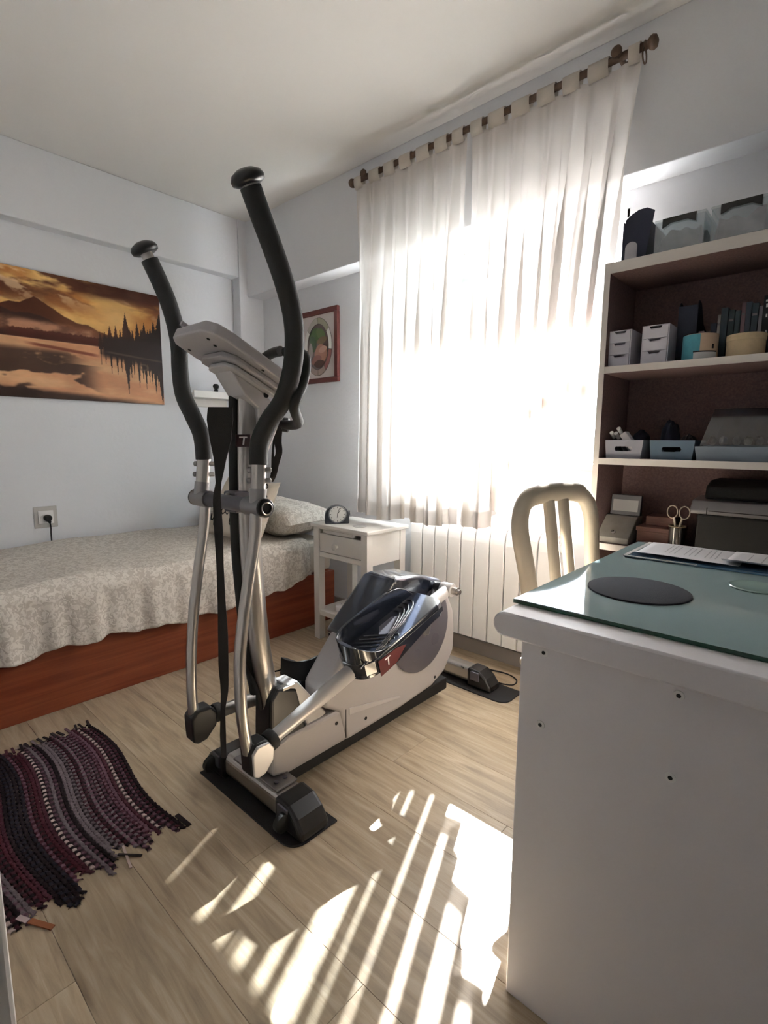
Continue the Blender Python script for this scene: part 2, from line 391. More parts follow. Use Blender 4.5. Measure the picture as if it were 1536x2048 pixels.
tabs = [(-1.965, .05)]+[((a+b)/2, abs(b-a)*.68) for a, b in zip([-1.905, -1.806, -1.708, -1.609, -1.504, -1.408], [-1.806, -1.708, -1.609, -1.504, -1.408, -1.327])]
curtain('sheer white tab-top curtain panel hanging over the nightstand side of the window', tabs, (-1.995, -1.33), lambda u: -2.0+.648*u, lambda u: .678+.012*math.sin(14*u), 8.5, .6)
gr = [-1.315, -1.236, -1.132, -1.025, -.926, -.835, -.735, -.65]
tabs = [((a+b)/2, abs(b-a)*.70) for a, b in zip(gr[:-2], gr[1:-1])]+[(-.668, .036)]
def hem2(u):
    return float(np.interp(u, [0, .20, .30, .42, .54, .63, .8, 1], [.69, .69, .76, .95, 1.13, 1.21, 1.24, 1.27]))+.025*math.sin(26*u)*(u > .22)
curtain('sheer white tab-top curtain panel beside the bookcase, its hem swept up on one side', tabs, (-1.305, -.648), lambda u: -1.30+.582*u, hem2, 8, 2.3)

# ---------------------------------------------------------------- radiator
rd = thing('radiator', 'white panelled aluminium radiator of tall sections below the window', 'radiator', (-1.34, 2.12, 0))
sec = None
for i in range(10):
    x0 = -1.70+.08*i
    if sec is None:
        s = MB()
        prof = [(2.078, .118), (2.078, .60), (2.083, .64), (2.098, .668), (2.125, .678), (2.15, .672), (2.15, .655), (2.105, .65), (2.096, .62), (2.092, .118)]
        s.prism([(x0+.0035, a, b) for a, b in prof], (.073, 0, 0))
        s.box(x0+.03, x0+.05, 2.092, 2.15, .13, .65)
        s.tube([(x0, 2.128, .17), (x0+.08, 2.128, .17)], .02, 10).tube([(x0, 2.128, .62), (x0+.08, 2.128, .62)], .02, 10)
        sec = part('section', s, WHITE2, rd, bevel=.003)
    else:
        share(sec, rd, (.08*i, 0, 0))
v = MB().tube([(-.9, 2.128, .62), (-.865, 2.128, .62)], .014, 10).lathe([(.012, 0), (.02, .004), (.022, .03), (.016, .036)], (-.87, 2.128, .62), (0, -1, 0), 14)
part('valve', v, WHITE2, rd, auto=40)
part('pipe', MB().tube(smooth_path([(-.9, 2.128, .17), (-.86, 2.128, .165), (-.845, 2.13, .14), (-.845, 2.13, 0)], 5), .009, 10), WHITE2, rd, auto=50)
for xx in (-1.58, -1.0): part('wall_bracket', B(xx-.012, xx+.012, 2.145, YW-.004, .57, .60), WHITE2, rd)

# ================================================================== BED
bed = thing('bed_base', 'cherry wood bed base along the wall under the white spread', 'bed', (-2.68, 1.1, 0))
part('side_board', B(-2.268, -2.245, .16, 2.03, .0, .30), CHERRY, bed, bevel=.003)
part('side_board', B(-3.108, -3.085, .16, 2.03, .0, .30), CHERRY, bed, bevel=.003)
part('end_board', B(-3.085, -2.268, 2.007, 2.03, 0, .30), CHERRY, bed, bevel=.003)
part('end_board', B(-3.085, -2.268, .16, .183, 0, .30), CHERRY, bed, bevel=.003)
part('slat_deck', B(-3.085, -2.27, .185, 2.005, .27, .29), CHERRY, bed)
mt = tag(B(-3.106, -2.262, .18, 2.025, .301, .495).build('mattress', CREAM, bevel=.03, segs=3), 'cream mattress showing at the nightstand end below the spread', 'mattress')
# bedspread: cross-section swept along y
def spread(u, v):
    yy = .12+1.70*v+.0*u
    d = u*1.29-.07
    wav = .008*math.sin(yy*21)+.006*math.sin(yy*47+1)+.004*math.sin(yy*83)
    tp = .015*math.exp(-((yy-.2)**2)/.1)
    if d < .84: x = -3.108+d; z = .515+.006*math.sin(x*9+yy*5)+.004*math.sin(yy*13+x*3)
    elif d < .93:
        a = (d-.84)/.09*math.pi/2; x = -2.268+.034*math.sin(a)+.012; z = .515-.05*(1-math.cos(a))
        x = -3.108+.84+.05*math.sin(a); z = .515-.055*(1-math.cos(a))
    else:
        q = (d-.93)/.29; x = -2.218+.012*q+wav*(.4+q); z = .46-(.205+.012*math.sin(yy*7)+.008*math.sin(yy*31))*q
        if yy > 1.55: z += (yy-1.55)**2*.9*q
    return Vector((x, yy, z))
bs = MB().grid(spread, 110, 240).build('bedspread', SPREAD, smooth=True, solid=.006, loc=(-2.68, .9, .27))
tag(bs, 'white and beige swirl-patterned bedspread hanging over the side of the bed', 'bedspread')
# pillow under matching cover, and the printed cushion
def pillow_mb(c, hx, hy, hz, ax=(1, 0, 0), ay=(0, 1, 0), az=(0, 0, 1), n=28, p=.5, wr=.0):
    c = Vector(c); ax, ay, az = Vector(ax).normalized(), Vector(ay).normalized(), Vector(az).normalized(); mb = MB(); 
    for sgn in (1, -1):
        def fn(u, v):
            a, b = 2*u-1, 2*v-1
            t = max(0, (1-abs(a)**2.6)*(1-abs(b)**2.6))**p
            k = 1-.05*(1-abs(a))*(abs(b))  # sides pulled in
            wob = wr*mnoise.noise(Vector((a*3, b*3, sgn*2)))*t
            return c+ax*(a*hx*(1-.06*(1-b*b)*abs(a)**4))+ay*(b*hy*(1-.06*(1-a*a)*abs(b)**4))+az*(sgn*hz*t+wob)
        mb.grid(fn, n, n)
    return mb
pl_ = pillow_mb((-2.653, 1.855, .618), .455, .185, .10, wr=.02, p=.36).build('pillow', SPREAD, smooth=True, loc=(-2.66, 1.86, .52))
tag(pl_, 'long pillow in the swirl-patterned cover at the head of the bed', 'pillow')
ay = Vector((0, .42, .9)).normalized(); az = Vector((0, -.9, .42)).normalized(); rt = Vector((1, 0, 0)); az = rt.cross(ay)
cu = thing('cushion', 'cream cushion with black scribbled print leaning on the pillow', 'cushion', (-2.62, 1.6, .52))
CC = Vector((-2.525, 1.585, .685))
part('cover', pillow_mb(CC, .265, .18, .06, rt, ay, az, wr=.01), mat('cushion_cloth', (214, 202, 186), .9, bump=.2, bscale=200), cu, smooth=True)
INK = mat('black_ink', (24, 22, 22), .8)
prn = MB(); rnd = random.Random(3)
def cush_pt(a, b):
    t = max(0, (1-abs(a)**2.6)*(1-abs(b)**2.6))**.5
    return CC+rt*(a*.265)+ay*(b*.18)+az*(.06*t+.003)
# az points away from or to the camera: use the side facing -y
if az.y > 0:
    az = -az
for (ca, cb) in ((.72, .55), (.55, .3), (.8, .2), (.35, .6), (.1, .1), (-.2, -.2), (-.5, .2), (.45, -.1), (-.72, -.45), (-.45, -.6), (-.15, .55), (.2, -.5), (.62, .75), (.5, .55), (.3, .3)):
    pp = []
    for i in range(15):
        a = i/14*2*math.pi; r1 = .13+.05*rnd.random()
        pp.append(cush_pt(max(-.93, min(.93, ca+r1*math.cos(a+ca*3))), max(-.93, min(.93, cb+.7*r1*math.sin(2*a+cb*5)))))
    prn.tube(smooth_path(pp, 3), .0028, 5)
part('print', prn, INK, cu, smooth=True)

# ================================================================== NIGHTSTAND
NX0, NX1, NY0, NY1, NZ = -2.095, -1.695, 1.745, 2.035, .64
ns = thing('nightstand', 'small white wooden nightstand with a drawer between bed and radiator', 'nightstand', ((NX0+NX1)/2, (NY0+NY1)/2, 0))
part('top', B(NX0-.012, NX1+.012, NY0-.012, NY1+.012, NZ-.02, NZ), WHITE, ns, bevel=.004)
lw = .042
for a in (NX0, NX1-lw):
    for b in (NY0, NY1-lw): part('leg', B(a, a+lw, b, b+lw, 0, NZ-.02), WHITE, ns, bevel=.002)
part('side_panel', B(NX0+.006, NX0+.02, NY0+lw, NY1-lw, .46, NZ-.02), WHITE, ns)
part('side_panel', B(NX1-.02, NX1-.004, NY0+lw, NY1-lw, .46, NZ-.02), WHITE, ns)
part('back_panel', B(NX0+lw, NX1-lw, NY1-.02, NY1-.006, .46, NZ-.02), WHITE, ns)
part('rail', B(NX0+lw, NX1-lw, NY0+.004, NY0+.022, .462, .488), WHITE, ns, bevel=.0015)
dr = part('drawer', MB().box(NX0+lw+.002, NX1-lw-.002, NY0+.006, NY0+.022, .491, NZ-.052).box(NX0+lw+.012, NX1-lw-.012, NY0+.022, NY1-.03, .495, NZ-.06), WHITE, ns, bevel=.0015)
part('knob', MB().lathe([(.008, 0), (.008, .012), (.016, .017), (.017, .024), (.009, .03)], ((NX0+NX1)/2-.02, NY0+.006, .532), (0, -1, 0), 16), WHITE, dr, auto=40)
part('pull_tray', MB().box(NX0+lw+.03, NX1-lw-.06, NY0+.002, NY0+.2, NZ-.047, NZ-.03), WHITE, ns, bevel=.002)
part('rail', B(NX0+lw, NX1-lw, NY0+.008, NY0+.02, NZ-.03, NZ-.02), WHITE, ns)
part('shelf', B(NX0+.004, NX1-.004, NY0+.006, NY1-.004, .135, .165), WHITE, ns, bevel=.003)

# alarm clock turned to the camera
ck = Vector((-1.985, 1.815, NZ)); cf = (Vector((0, 0, 0))-Vector((ck.x, ck.y, 0))).normalized(); cf = (cf+Vector((.15, 0, 0))).normalized(); cr = Vector((-cf.y, cf.x, 0))*-1
cr = cf.cross(Vector((0, 0, 1))).normalized()*-1
clock = thing('alarm_clock', 'dark round-topped alarm clock with a pale dial on the nightstand', 'clock', ck)
def arch(wd, h, n=18, base=0): return [(-wd, base)]+[(-wd*math.cos(a), h-wd*.92+wd*.92*math.sin(a)) for a in np.linspace(0, math.pi, n)]+[(wd, base)]
A = arch(.064, .098)
part('case', MB().prism([ck+cr*a+Vector((0, 0, b))+cf*.022 for a, b in A], -cf*.048), mat('clock_case', (46, 50, 58), .3), clock, bevel=.006, segs=3, auto=40)
dc = ck+Vector((0, 0, .052))+cf*.022
part('bezel', MB().lathe([(.048, 0), (.048, .003), (.043, .004), (.042, .0015)], dc, cf, 32), mat('clock_bezel', (120, 124, 130), .3, metal=.6), clock, auto=30)
dial = part('dial', MB().lathe([(.0415, .002), (.0415, .0042)], dc, cf, 32), mat('dial_face', (206, 208, 206), .5), clock)
mk = MB(); zz = Vector((0, 0, 1))
for i in range(12):
    a = i*math.pi/6; d = cr*math.sin(a)+zz*math.cos(a); mk.obox(dc+d*.036+cf*.0046, d, cf.cross(d), cf, .0035, .0012, .0006)
part('hour_marks', mk, INK, dial)
for a, l in ((math.radians(35), .026), (math.radians(20), .034), (math.radians(185), .018)):
    d = cr*math.sin(a)+zz*math.cos(a); part('hand', MB().obox(dc+d*l/2+cf*.0052, d, cf.cross(d), cf, l/2, .0011, .0005), INK, dial)
part('button', MB().obox(ck+cr*.066+zz*.055, cr, cf, zz, .004, .01, .014), mat('clock_bezel', (120, 124, 130)), clock, bevel=.002)
cs = MB().lathe([(.001, 0), (.036, 0), (.038, .002), (.035, .004), (.001, .003)], (-1.83, 1.83, NZ), n=28).build('coaster', mat('pale_coaster', (196, 192, 188), .4), auto=40)
tag(cs, 'thin pale round coaster beside the alarm clock on the nightstand', 'coaster')
# power strip on the lower shelf
psd = Vector((.72, .69, 0)).normalized(); psn = Vector((-psd.y, psd.x, 0)); pc = Vector((-1.885, 1.885, .165))
ps = thing('power_strip', 'white power strip lying on the lower shelf of the nightstand', 'power strip', pc)
pst = part('body', MB().obox(pc+Vector((0, 0, .019)), psd, psn, zz, .13, .027, .019), WHITE2, ps, bevel=.008, segs=3)
for i in range(4):
    so_ = part('socket', MB().lathe([(.019, .0), (.019, .0015), (.016, .0016)], pc+psd*(-.09+.055*i)+zz*.038, (0, 0, 1), 18), WHITE2, ps)
    part('pin_hole', MB().lathe([(.0026, 0), (.0026, .0012)], pc+psd*(-.098+.055*i)+zz*.0385, (0, 0, 1), 8).lathe([(.0026, 0), (.0026, .0012)], pc+psd*(-.082+.055*i)+zz*.0385, (0, 0, 1), 8), INK, so_)
pg = MB().lathe([(.018, 0), (.018, .022), (.012, .03), (.006, .036)], pc+psd*.02+zz*.0402, (0, 0, 1), 14)
pg.tube(smooth_path([pc+psd*.02+zz*.074, pc+psd*.03+psn*.02+zz*.095, pc+psd*.06+psn*.06+zz*.09, pc+psd*.09+psn*.09+zz*.05, pc+psd*.1+psn*.1+zz*.02], 5), .003, 6)
tag(pg.build('mains_plug', BLACKM, auto=40), 'black mains plug standing in the white power strip', 'plug')
tag(MB().box(-1.80, -1.75, 1.80, 1.85, .165, .2).build('power_adapter', BLACK, bevel=.005), 'small black adapter block on the nightstand lower shelf', 'adapter')

# ================================================================== WALL THINGS
# landscape canvas, painted as flat print
def vnoise(x, y, seed):
    xi, yi = np.floor(x).astype(int), np.floor(y).astype(int); xf, yf = x-xi, y-yi
    def h(a, b):
        n = (a*374761393+b*668265263+seed*974711) & 0x7fffffff; n = ((n ^ (n >> 13))*1274126177) & 0x7fffffff; return ((n ^ (n >> 16)) & 0xffff)/65535.
    u, w_ = xf*xf*(3-2*xf), yf*yf*(3-2*yf)
    return (h(xi, yi)*(1-u)+h(xi+1, yi)*u)*(1-w_)+(h(xi, yi+1)*(1-u)+h(xi+1, yi+1)*u)*w_
def fbm(x, y, seed, o=5):
    t = 0; a = .5; s = 0
    for i in range(o): t = t+a*vnoise(x*2**i, y*2**i, seed+i); s += a; a *= .55
    return t/s
NU, NV = 360, 220
PY0, PY1, PZ0, PZ1 = .44, 1.473, 1.285, 1.923
uu, vv = np.meshgrid(np.linspace(0, 1, NU), np.linspace(0, 1, NV))
a = (PY0+(PY1-PY0)*uu-.67)/.803; v = vv
def C(r, g, b): return np.array([r, g, b], float)
def mixc(A_, B_, t): t = np.clip(t, 0, 1)[..., None]; return A_*(1-t)+B_*t
def sstep(e0, e1, x): t = np.clip((x-e0)/(e1-e0), 0, 1); return t*t*(3-2*t)
cl = fbm(a*3.2+v*2.2, v*5.5-a*1.1, 11); cl2 = fbm(a*8+3, v*12, 31)
img = mixc(C(202, 134, 74), C(250, 206, 130), sstep(.36, .6, cl))
img = mixc(img, C(92, 50, 36), .9*sstep(.46, .58, fbm(a*2.3-v*3.1+7, v*6+a*1.6, 17))*sstep(.70, .92, v+.16*(cl2-.5)+.06*sstep(.4, .1, a)))
img = mixc(img, C(250, 214, 170), sstep(.54, .68, fbm(a*6-v*4, v*11+a*5, 77))*.75*sstep(.7, .86, v))
dsun = np.hypot((a-.68)*1.25, (v-.735)*1.0)
img = mixc(img, C(255, 240, 186), np.exp(-(dsun/.15)**2)); img = mixc(img, C(236, 160, 76), .55*np.exp(-(dsun/.3)**2)*sstep(.15, .05, np.abs(v-.7)-.1))
img = mixc(img, C(74, 38, 28), .9*sstep(.84, .93, v-.05*(a-.7)+.05*(cl2-.5))*sstep(.35, .6, a))
def ridge(pts, rough, seed): 
    xs, ys = zip(*pts); return np.interp(a, xs, ys)+rough*(fbm(a*14, a*0+seed, seed)-.5)
m1 = ridge([(-.4, .66), (-.1, .74), (0, .70), (.06, .735), (.11, .735), (.19, .80), (.28, .735), (.36, .68), (.43, .635), (.5, .64), (.56, .60), (.66, .57), (1.2, .55)], .02, 5)
mm = sstep(-.004, .004, m1-v)
img = mixc(img, mixc(C(92, 52, 36), C(120, 70, 44), sstep(.1, .55, a)), mm)
m2 = ridge([(-.4, .66), (0, .69), (.06, .66), (.15, .66), (.24, .645), (.33, .60), (.42, .575), (.6, .55), (1.2, .5)], .03, 8)
img = mixc(img, mixc(C(60, 38, 32), C(112, 66, 48), sstep(.2, .5, a)), sstep(-.006, .006, m2-v)*.85)
img = mixc(img, C(206, 150, 116), sstep(.075, .02, np.abs(v-.565+.05*(cl-.5)))*(.35+.6*sstep(.35, .6, cl2))*sstep(.62, .5, a))
tl = .545+.02*(fbm(a*60, a*0+2, 41, 3)-.3)-.012*np.abs(a-.3)
img = mixc(img, C(84, 40, 30), sstep(.0, .01, tl-v)*sstep(.585, .56, a)*sstep(-.02, .06, a)*(.7+.3*cl2))
# lake
water = mixc(C(222, 160, 118), C(236, 186, 140), sstep(.35, .65, fbm(a*2.2, v*9, 52)))
rm = sstep(.03, -.02, np.abs(v-.29-.03*sstep(.3, .1, a)+.05*(fbm(a*5, a*0, 61)-.5))-.105+.10*sstep(.3, .55, a))
water = mixc(water, C(66, 46, 38), .9*sstep(.44, .52, fbm(a*3.1, v*6, 71)+.18*rm)*sstep(.5, .3, a-.1*(v < .3))*sstep(.42, .36, v))
water = mixc(water, C(56, 40, 34), sstep(.11, .06, v+.05*(cl-.5)+.09*a)*.9)
water = mixc(water, C(122, 60, 44), .8*sstep(.018, .006, np.abs(v-.425+.1*(a-.2)))*sstep(.1, .2, a)*sstep(.58, .5, a))
img = np.where((v < .47)[..., None], water, img)
img = mixc(img, C(244, 196, 150), sstep(.006, .001, np.abs(v-.468))*.6*sstep(.6, .5, a))
# right-hand forest and its reflection
rt_ = np.random.RandomState(5); top = np.full_like(a, .0); ref = np.full_like(a, 2.0)
trees = [(.57, .60, .012), (.60, .615, .012), (.635, .665, .016), (.675, .675, .016), (.705, .655, .012), (.745, .80, .02), (.79, .66, .014), (.825, .74, .016), (.875, .74, .018), (.92, .70, .022), (.945, .77, .02), (.99, .84, .03), (.965, .70, .02), (.855, .68, .02), (.77, .67, .02), (.73, .65, .02), (.9, .68, .02)]
for (tx, th, tw) in trees:
    jag = .35*(fbm(v*70, a*0+tx*50, 91, 2)-.5)
    hw = tw*np.clip((th-v)/(.26*(th-.45)+.05), 0, 1.25)*(1+jag*1.6)
    inside = (np.abs(a-tx) < hw) & (v < th) & (v > .45)
    img = np.where(inside[..., None], mixc(C(86, 48, 32), C(44, 30, 26), sstep(.6, .95, a)+sstep(.62, .5, v)*.6), img)
    rth = .47-(th-.47)*1.15-.1*(a-.55)
    hw = tw*.8*np.clip((v-rth)/(.25), 0, 1.2)*(1+jag)
    inside = (np.abs(a-tx) < hw) & (v > rth) & (v < .47)
    img = np.where(inside[..., None], C(62, 46, 40), img)
img = mixc(img, C(54, 40, 36), sstep(.55, .60, a+.03*(cl2-.5))*sstep(.585, .54, v+.1*(.8-a)*0)*sstep(.36-.16*0, .42, v+.13*(a-.6)))
img = mixc(img, C(112, 92, 80), .6*sstep(.012, .003, np.abs(v-.435+.09*(a-.6)))*sstep(.58, .64, a))
img = mixc(img, C(110, 92, 78), .7*sstep(.012, .004, np.abs(np.hypot((a-.86)*1.0, (v-.33)*1.1)-.028))*sstep(.84, .87, a+v*.1))
img = np.clip(img*(.9+.2*cl2[..., None]), 0, 255)*.95
cols = np.ones((NV*NU, 4)); s_ = img.reshape(-1, 3)/255.; cols[:, :3] = np.where(s_ <= .04045, s_/12.92, ((s_+.055)/1.055)**2.4)
pic = thing('landscape_picture', 'wide unframed sunset lake and mountain picture on the wall above the bed', 'picture', (XL+.01, 1.0, PZ0))
g = MB(); ys = np.linspace(PY0, PY1, NU); zs = np.linspace(PZ0, PZ1, NV)
g.v = [Vector((XL+.0225, yy, z_)) for z_ in zs for yy in ys]
g.f = [(j*NU+i, j*NU+i+1, (j+1)*NU+i+1, (j+1)*NU+i) for j in range(NV-1) for i in range(NU-1)]; g.c = cols
part('print', g, col_mat('picture_print', .45), pic, recalc=False)
part('panel', B(XL+.002, XL+.022, PY0, PY1, PZ0, PZ1), mat('picture_edge', (52, 34, 28), .6), pic)

# wall socket with plug
c0 = PX(91, 1034, XL); so_ = thing('wall_socket', 'white square wall socket with a double frame above the bed', 'socket', (XL, c0.y, c0.z-.06))
part('outer_frame', B(XL, XL+.006, c0.y-.055, c0.y+.055, c0.z-.058, c0.z+.058), mat('socket_grey', (190, 187, 182), .5), so_, bevel=.003)
part('cover', B(XL+.006, XL+.013, c0.y-.036, c0.y+.036, c0.z-.036, c0.z+.036), WHITE2, so_, bevel=.003)
part('socket_well', MB().lathe([(.021, 0), (.021, .003), (.019, .003)], (XL+.0125, c0.y, c0.z), (1, 0, 0), 20), WHITE2, so_)
pg = MB().lathe([(.018, 0), (.019, .018), (.012, .03)], (XL+.0165, c0.y+.004, c0.z-.004), (1, 0, 0), 16)
pg.tube(smooth_path([(XL+.04, c0.y+.004, c0.z-.01), (XL+.044, c0.y+.008, c0.z-.03), (XL+.03, c0.y+.013, c0.z-.06), (XL+.02, c0.y+.014, c0.z-.09), (XL+.02, c0.y+.014, c0.z-.135)], 5), [.008]*5+[.0036]*16, 8)
tag(pg.build('wall_plug', BLACKM, auto=40), 'black plug and cord in the wall socket above the bed', 'plug')

# little wall shelf in the corner
q0 = PX(388, 783, -3.0); SZ = 1.335
wsf = thing('wall_shelf', 'short white wall shelf in the corner past the landscape picture', 'shelf', (-3.08, 1.75, SZ))
part('board', B(XL, -3.0, 1.575, 1.93, SZ, SZ+.022), WHITE, wsf, bevel=.002)
part('front_lip', B(-3.0, -2.985, 1.57, 1.935, SZ-.006, SZ+.036), WHITE, wsf, bevel=.003)
part('back_rail', B(XL, XL+.015, 1.60, 1.91, SZ-.05, SZ), WHITE, wsf, bevel=.002)
kp = PX(432, 778, -3.03)
kb = MB().lathe([(.012, 0), (.012, .03), (.008, .034), (.016, .04), (.019, .052), (.013, .064), (.002, .066)], (-3.03, kp.y, SZ+.022), n=16)
tag(kb.build('small_bottle', BLACKM, auto=40), 'tiny dark round-topped bottle standing on the corner wall shelf', 'bottle')

# oval stained glass picture
OX0, OX1, OZ0, OZ1, OY = -2.715, -2.34, 1.428, 1.868, YW
FRM = mat('mahogany_frame', (104, 54, 50), .45, var=.15, vscale=40)
ov = thing('oval_picture', 'red-brown framed picture with an oval stained glass leaf design beside the window', 'picture', ((OX0+OX1)/2, OY, OZ0))
fw = .03
for q in ((OX0, OX1, OZ1-fw, OZ1), (OX0, OX1, OZ0, OZ0+fw), (OX0, OX0+fw, OZ0+fw, OZ1-fw), (OX1-fw, OX1, OZ0+fw, OZ1-fw)):
    part('frame_rail', B(q[0], q[1], OY-.024, OY-.002, q[2], q[3]), FRM, ov, bevel=.003)
part('mount', B(OX0+fw, OX1-fw, OY-.012, OY-.003, OZ0+fw, OZ1-fw), mat('mount_board', (210, 200, 196), .7), ov)
oc = Vector(((OX0+OX1)/2-.0, OY-.0125, (OZ0+OZ1)/2)); RX, RZ_ = .128, .172
def el(a, k): return oc+Vector((RX*k*math.sin(a), 0, RZ_*k*math.cos(a)))
ringc = [(168, 164, 140), (236, 232, 226), (150, 100, 96), (166, 146, 136), (166, 146, 136), (138, 120, 128), (236, 232, 226), (186, 182, 170)]
cuts = [0, .9, 1.72, 2.55, math.pi, 3.75, 4.6, 5.4, 2*math.pi]
for i in range(8):
    aa = np.linspace(cuts[i]+.015, cuts[i+1]-.015, 9)
    pts = [el(t_, 1) for t_ in aa]+[el(t_, .80) for t_ in aa[::-1]]
    part('border_glass', MB().prism(pts, (0, -.003, 0)), mat('ring%d' % i, ringc[i], .25), ov)
part('lead', MB().prism([el(t_, 1.015) for t_ in np.linspace(0, 2*math.pi, 40)[:-1]], (0, -.0015, 0)), mat('lead_came', (58, 50, 44), .6), ov)
def blob(cx, cz, rx, rz, rot=0, n=18, sharp=1): 
    o = []
    for t_ in np.linspace(0, 2*math.pi, n+1)[:-1]:
        px_, pz_ = rx*math.cos(t_), rz*math.sin(t_)*(abs(math.sin(t_))**sharp); c_, s2 = math.cos(rot), math.sin(rot)
        X_, Z_ = cx+px_*c_-pz_*s2, cz+px_*s2+pz_*c_; k_ = math.hypot(X_/(RX*.78), Z_/(RZ_*.78)); k_ = max(1, k_)
        o.append(oc+Vector((X_/k_, 0, Z_/k_)))
    return o
part('inner_glass', MB().prism([el(t_, .785) for t_ in np.linspace(0, 2*math.pi, 40)[:-1]], (0, -.0025, 0)), mat('inner_glass', (92, 74, 66), .3), ov)
for i, (cx, cz, rx, rz, ro, cc) in enumerate(((-.03, .065, .06, .045, .9, (70, 96, 48)), (.03, .075, .05, .03, -.6, (92, 112, 62)), (-.045, .02, .035, .05, .2, (52, 74, 38)), (.04, .035, .05, .022, .2, (120, 104, 76)),
                                       (.03, -.045, .06, .06, 0, (176, 130, 112)), (-.01, -.08, .05, .03, .3, (150, 106, 94)), (-.065, -.02, .02, .05, 0, (170, 160, 152)), (.02, -.105, .055, .025, 0, (84, 60, 52)), (.05, -.02, .04, .02, .2, (198, 156, 136)))):
    mb = MB().prism([p+Vector((0, -.0026-.0004*i, 0)) for p in blob(cx, cz, rx, rz, ro, sharp=.4)], (0, -.001, 0)); part('glass_piece', mb, mat('glasspiece%d' % i, cc, .25), ov)

# ================================================================== ELLIPTICAL TRAINER
XC = -1.207
et = thing('elliptical_trainer', 'silver and black elliptical cross trainer standing in the middle of the room', 'exercise machine', (XC, 1.25, 0))
FT = .006   # the feet stand on rubber strips
def rub(label, y0, y1, xa, xb):
    r_ = .05; pts = [(xa, y0), (xb-r_, y0)]+[(xb-r_+r_*math.sin(t_), y0+r_-r_*math.cos(t_)) for t_ in np.linspace(.3, math.pi/2, 6)]+[(xb, y1), (xa, y1)]
    return tag(MB().prism([(p[0], p[1], 0) for p in pts], (0, 0, FT)).build('rubber_mat', RUBBER, bevel=.0015, segs=1), label, 'mat')
rub('black rubber mat strip under the front foot of the elliptical trainer', .735, .895, -1.47, -.985)
rub('black rubber mat strip under the rear foot of the elliptical trainer', 1.80, 1.945, -1.44, -.955)
def foot(yc, hw, x0, x1, cap):
    part('foot_bar', B(x0, x1, yc-hw, yc+hw, FT+.012, FT+.082), CHROME, et, bevel=.018, segs=4)
    for sgn, xe in ((-1, x0), (1, x1)):
        m_ = MB(); h = hw+.008
        prof = [(-.03, FT), (-.03, FT+.084), (.03, FT+.08), (.065, FT+.055), (.088, FT+.025), (.092, FT)]
        m_.prism([(xe+sgn*a_, yc-h, b_) for a_, b_ in prof], (0, 2*h, 0))
        cp = part('foot_cap', m_, BLACK, et, bevel=.012, segs=3)
        part('cap_plate', MB().obox((xe+sgn*.012, yc-h-.001, FT+.055), (1, 0, 0), (0, 1, 0), (0, 0, 1), .022, .004, .02), DGREY, cp, bevel=.003)
foot(.815, .043, -1.40, -1.075, 1)
foot(1.872, .034, -1.36, -1.135, 0)
for xw in (-1.05, -1.425): part('transport_wheel', MB().lathe([(.02, -.012), (.026, -.008), (.026, .008), (.02, .012)], (xw, .752, FT+.04), (1, 0, 0), 18), BLACKM, et, auto=40)
# top plate on the front foot with bolts
tp_ = part('mounting_plate', B(-1.335, -1.11, .778, .852, FT+.083, FT+.09), STEEL, et, bevel=.002)
for bx, by in ((-1.30, .80), (-1.14, .80), (-1.14, .83)): part('bolt', MB().lathe([(.007, 0), (.007, .003), (.003, .004)], (bx, by, FT+.09), (0, 0, 1), 10), DGREY, tp_)
# base rail
part('base_rail', MB().prism([(XC-.05, .80, .10), (XC-.05, .80, .19), (XC-.05, .86, .205), (XC-.05, 1.12, .205), (XC-.05, 1.12, .085), (XC-.05, .86, .085)], (.10, 0, 0)), SILVER2, et, bevel=.012, segs=3)
part('under_rail_shade', B(XC-.03, XC+.03, .84, 1.70, FT+.03, .088), BLACKM, et, bevel=.006)  # black bar standing in for the shadow under rail and housing
part('screw_hole', MB().lathe([(.006, 0), (.006, .002)], (XC+.0495, 1.05, .165), (1, 0, 0), 10), INK, et)
# housing
def prof3(x, pts): return [(x, p[0], p[1]) for p in pts]
hp = [(1.00, .30), (1.07, .38), (1.15, .465), (1.30, .555), (1.46, .575), (1.58, .53), (1.665, .45), (1.70, .385), (1.71, .30), (1.705, .215), (1.645, .14), (1.56, .105), (1.37, .09), (1.09, .085), (1.06, .20), (1.0, .235)]
hs = part('housing', MB().prism(prof3(XC-.056, hp), (.112, 0, 0)), SILVER2, et, bevel=.016, segs=4, auto=35)
part('seam', B(XC+.0555, XC+.0565, 1.085, 1.088, .1, .2), INK, hs)
part('housing_rib', MB().prism(prof3(XC+.055, [(1.10, .20), (1.36, .145), (1.36, .135), (1.10, .175)]), (.004, 0, 0)), SILVER, hs, bevel=.002)
for hy, hz in ((1.575, .14), (1.18, .13)): part('screw_hole', MB().lathe([(.006, 0), (.006, .002)], (XC+.0555, hy, hz), (1, 0, 0), 10), INK, hs)
sp = [(1.115, .435), (1.19, .50), (1.30, .595), (1.335, .60), (1.46, .585), (1.585, .545), (1.60, .52), (1.50, .50), (1.36, .47), (1.16, .39), (1.13, .385)]
part('top_shroud', MB().prism(prof3(XC-.078, sp), (.15, 0, 0)), NAVYP, et, bevel=.014, segs=3, auto=35)
DCY, DCZ, DR = 1.475, .372, .168
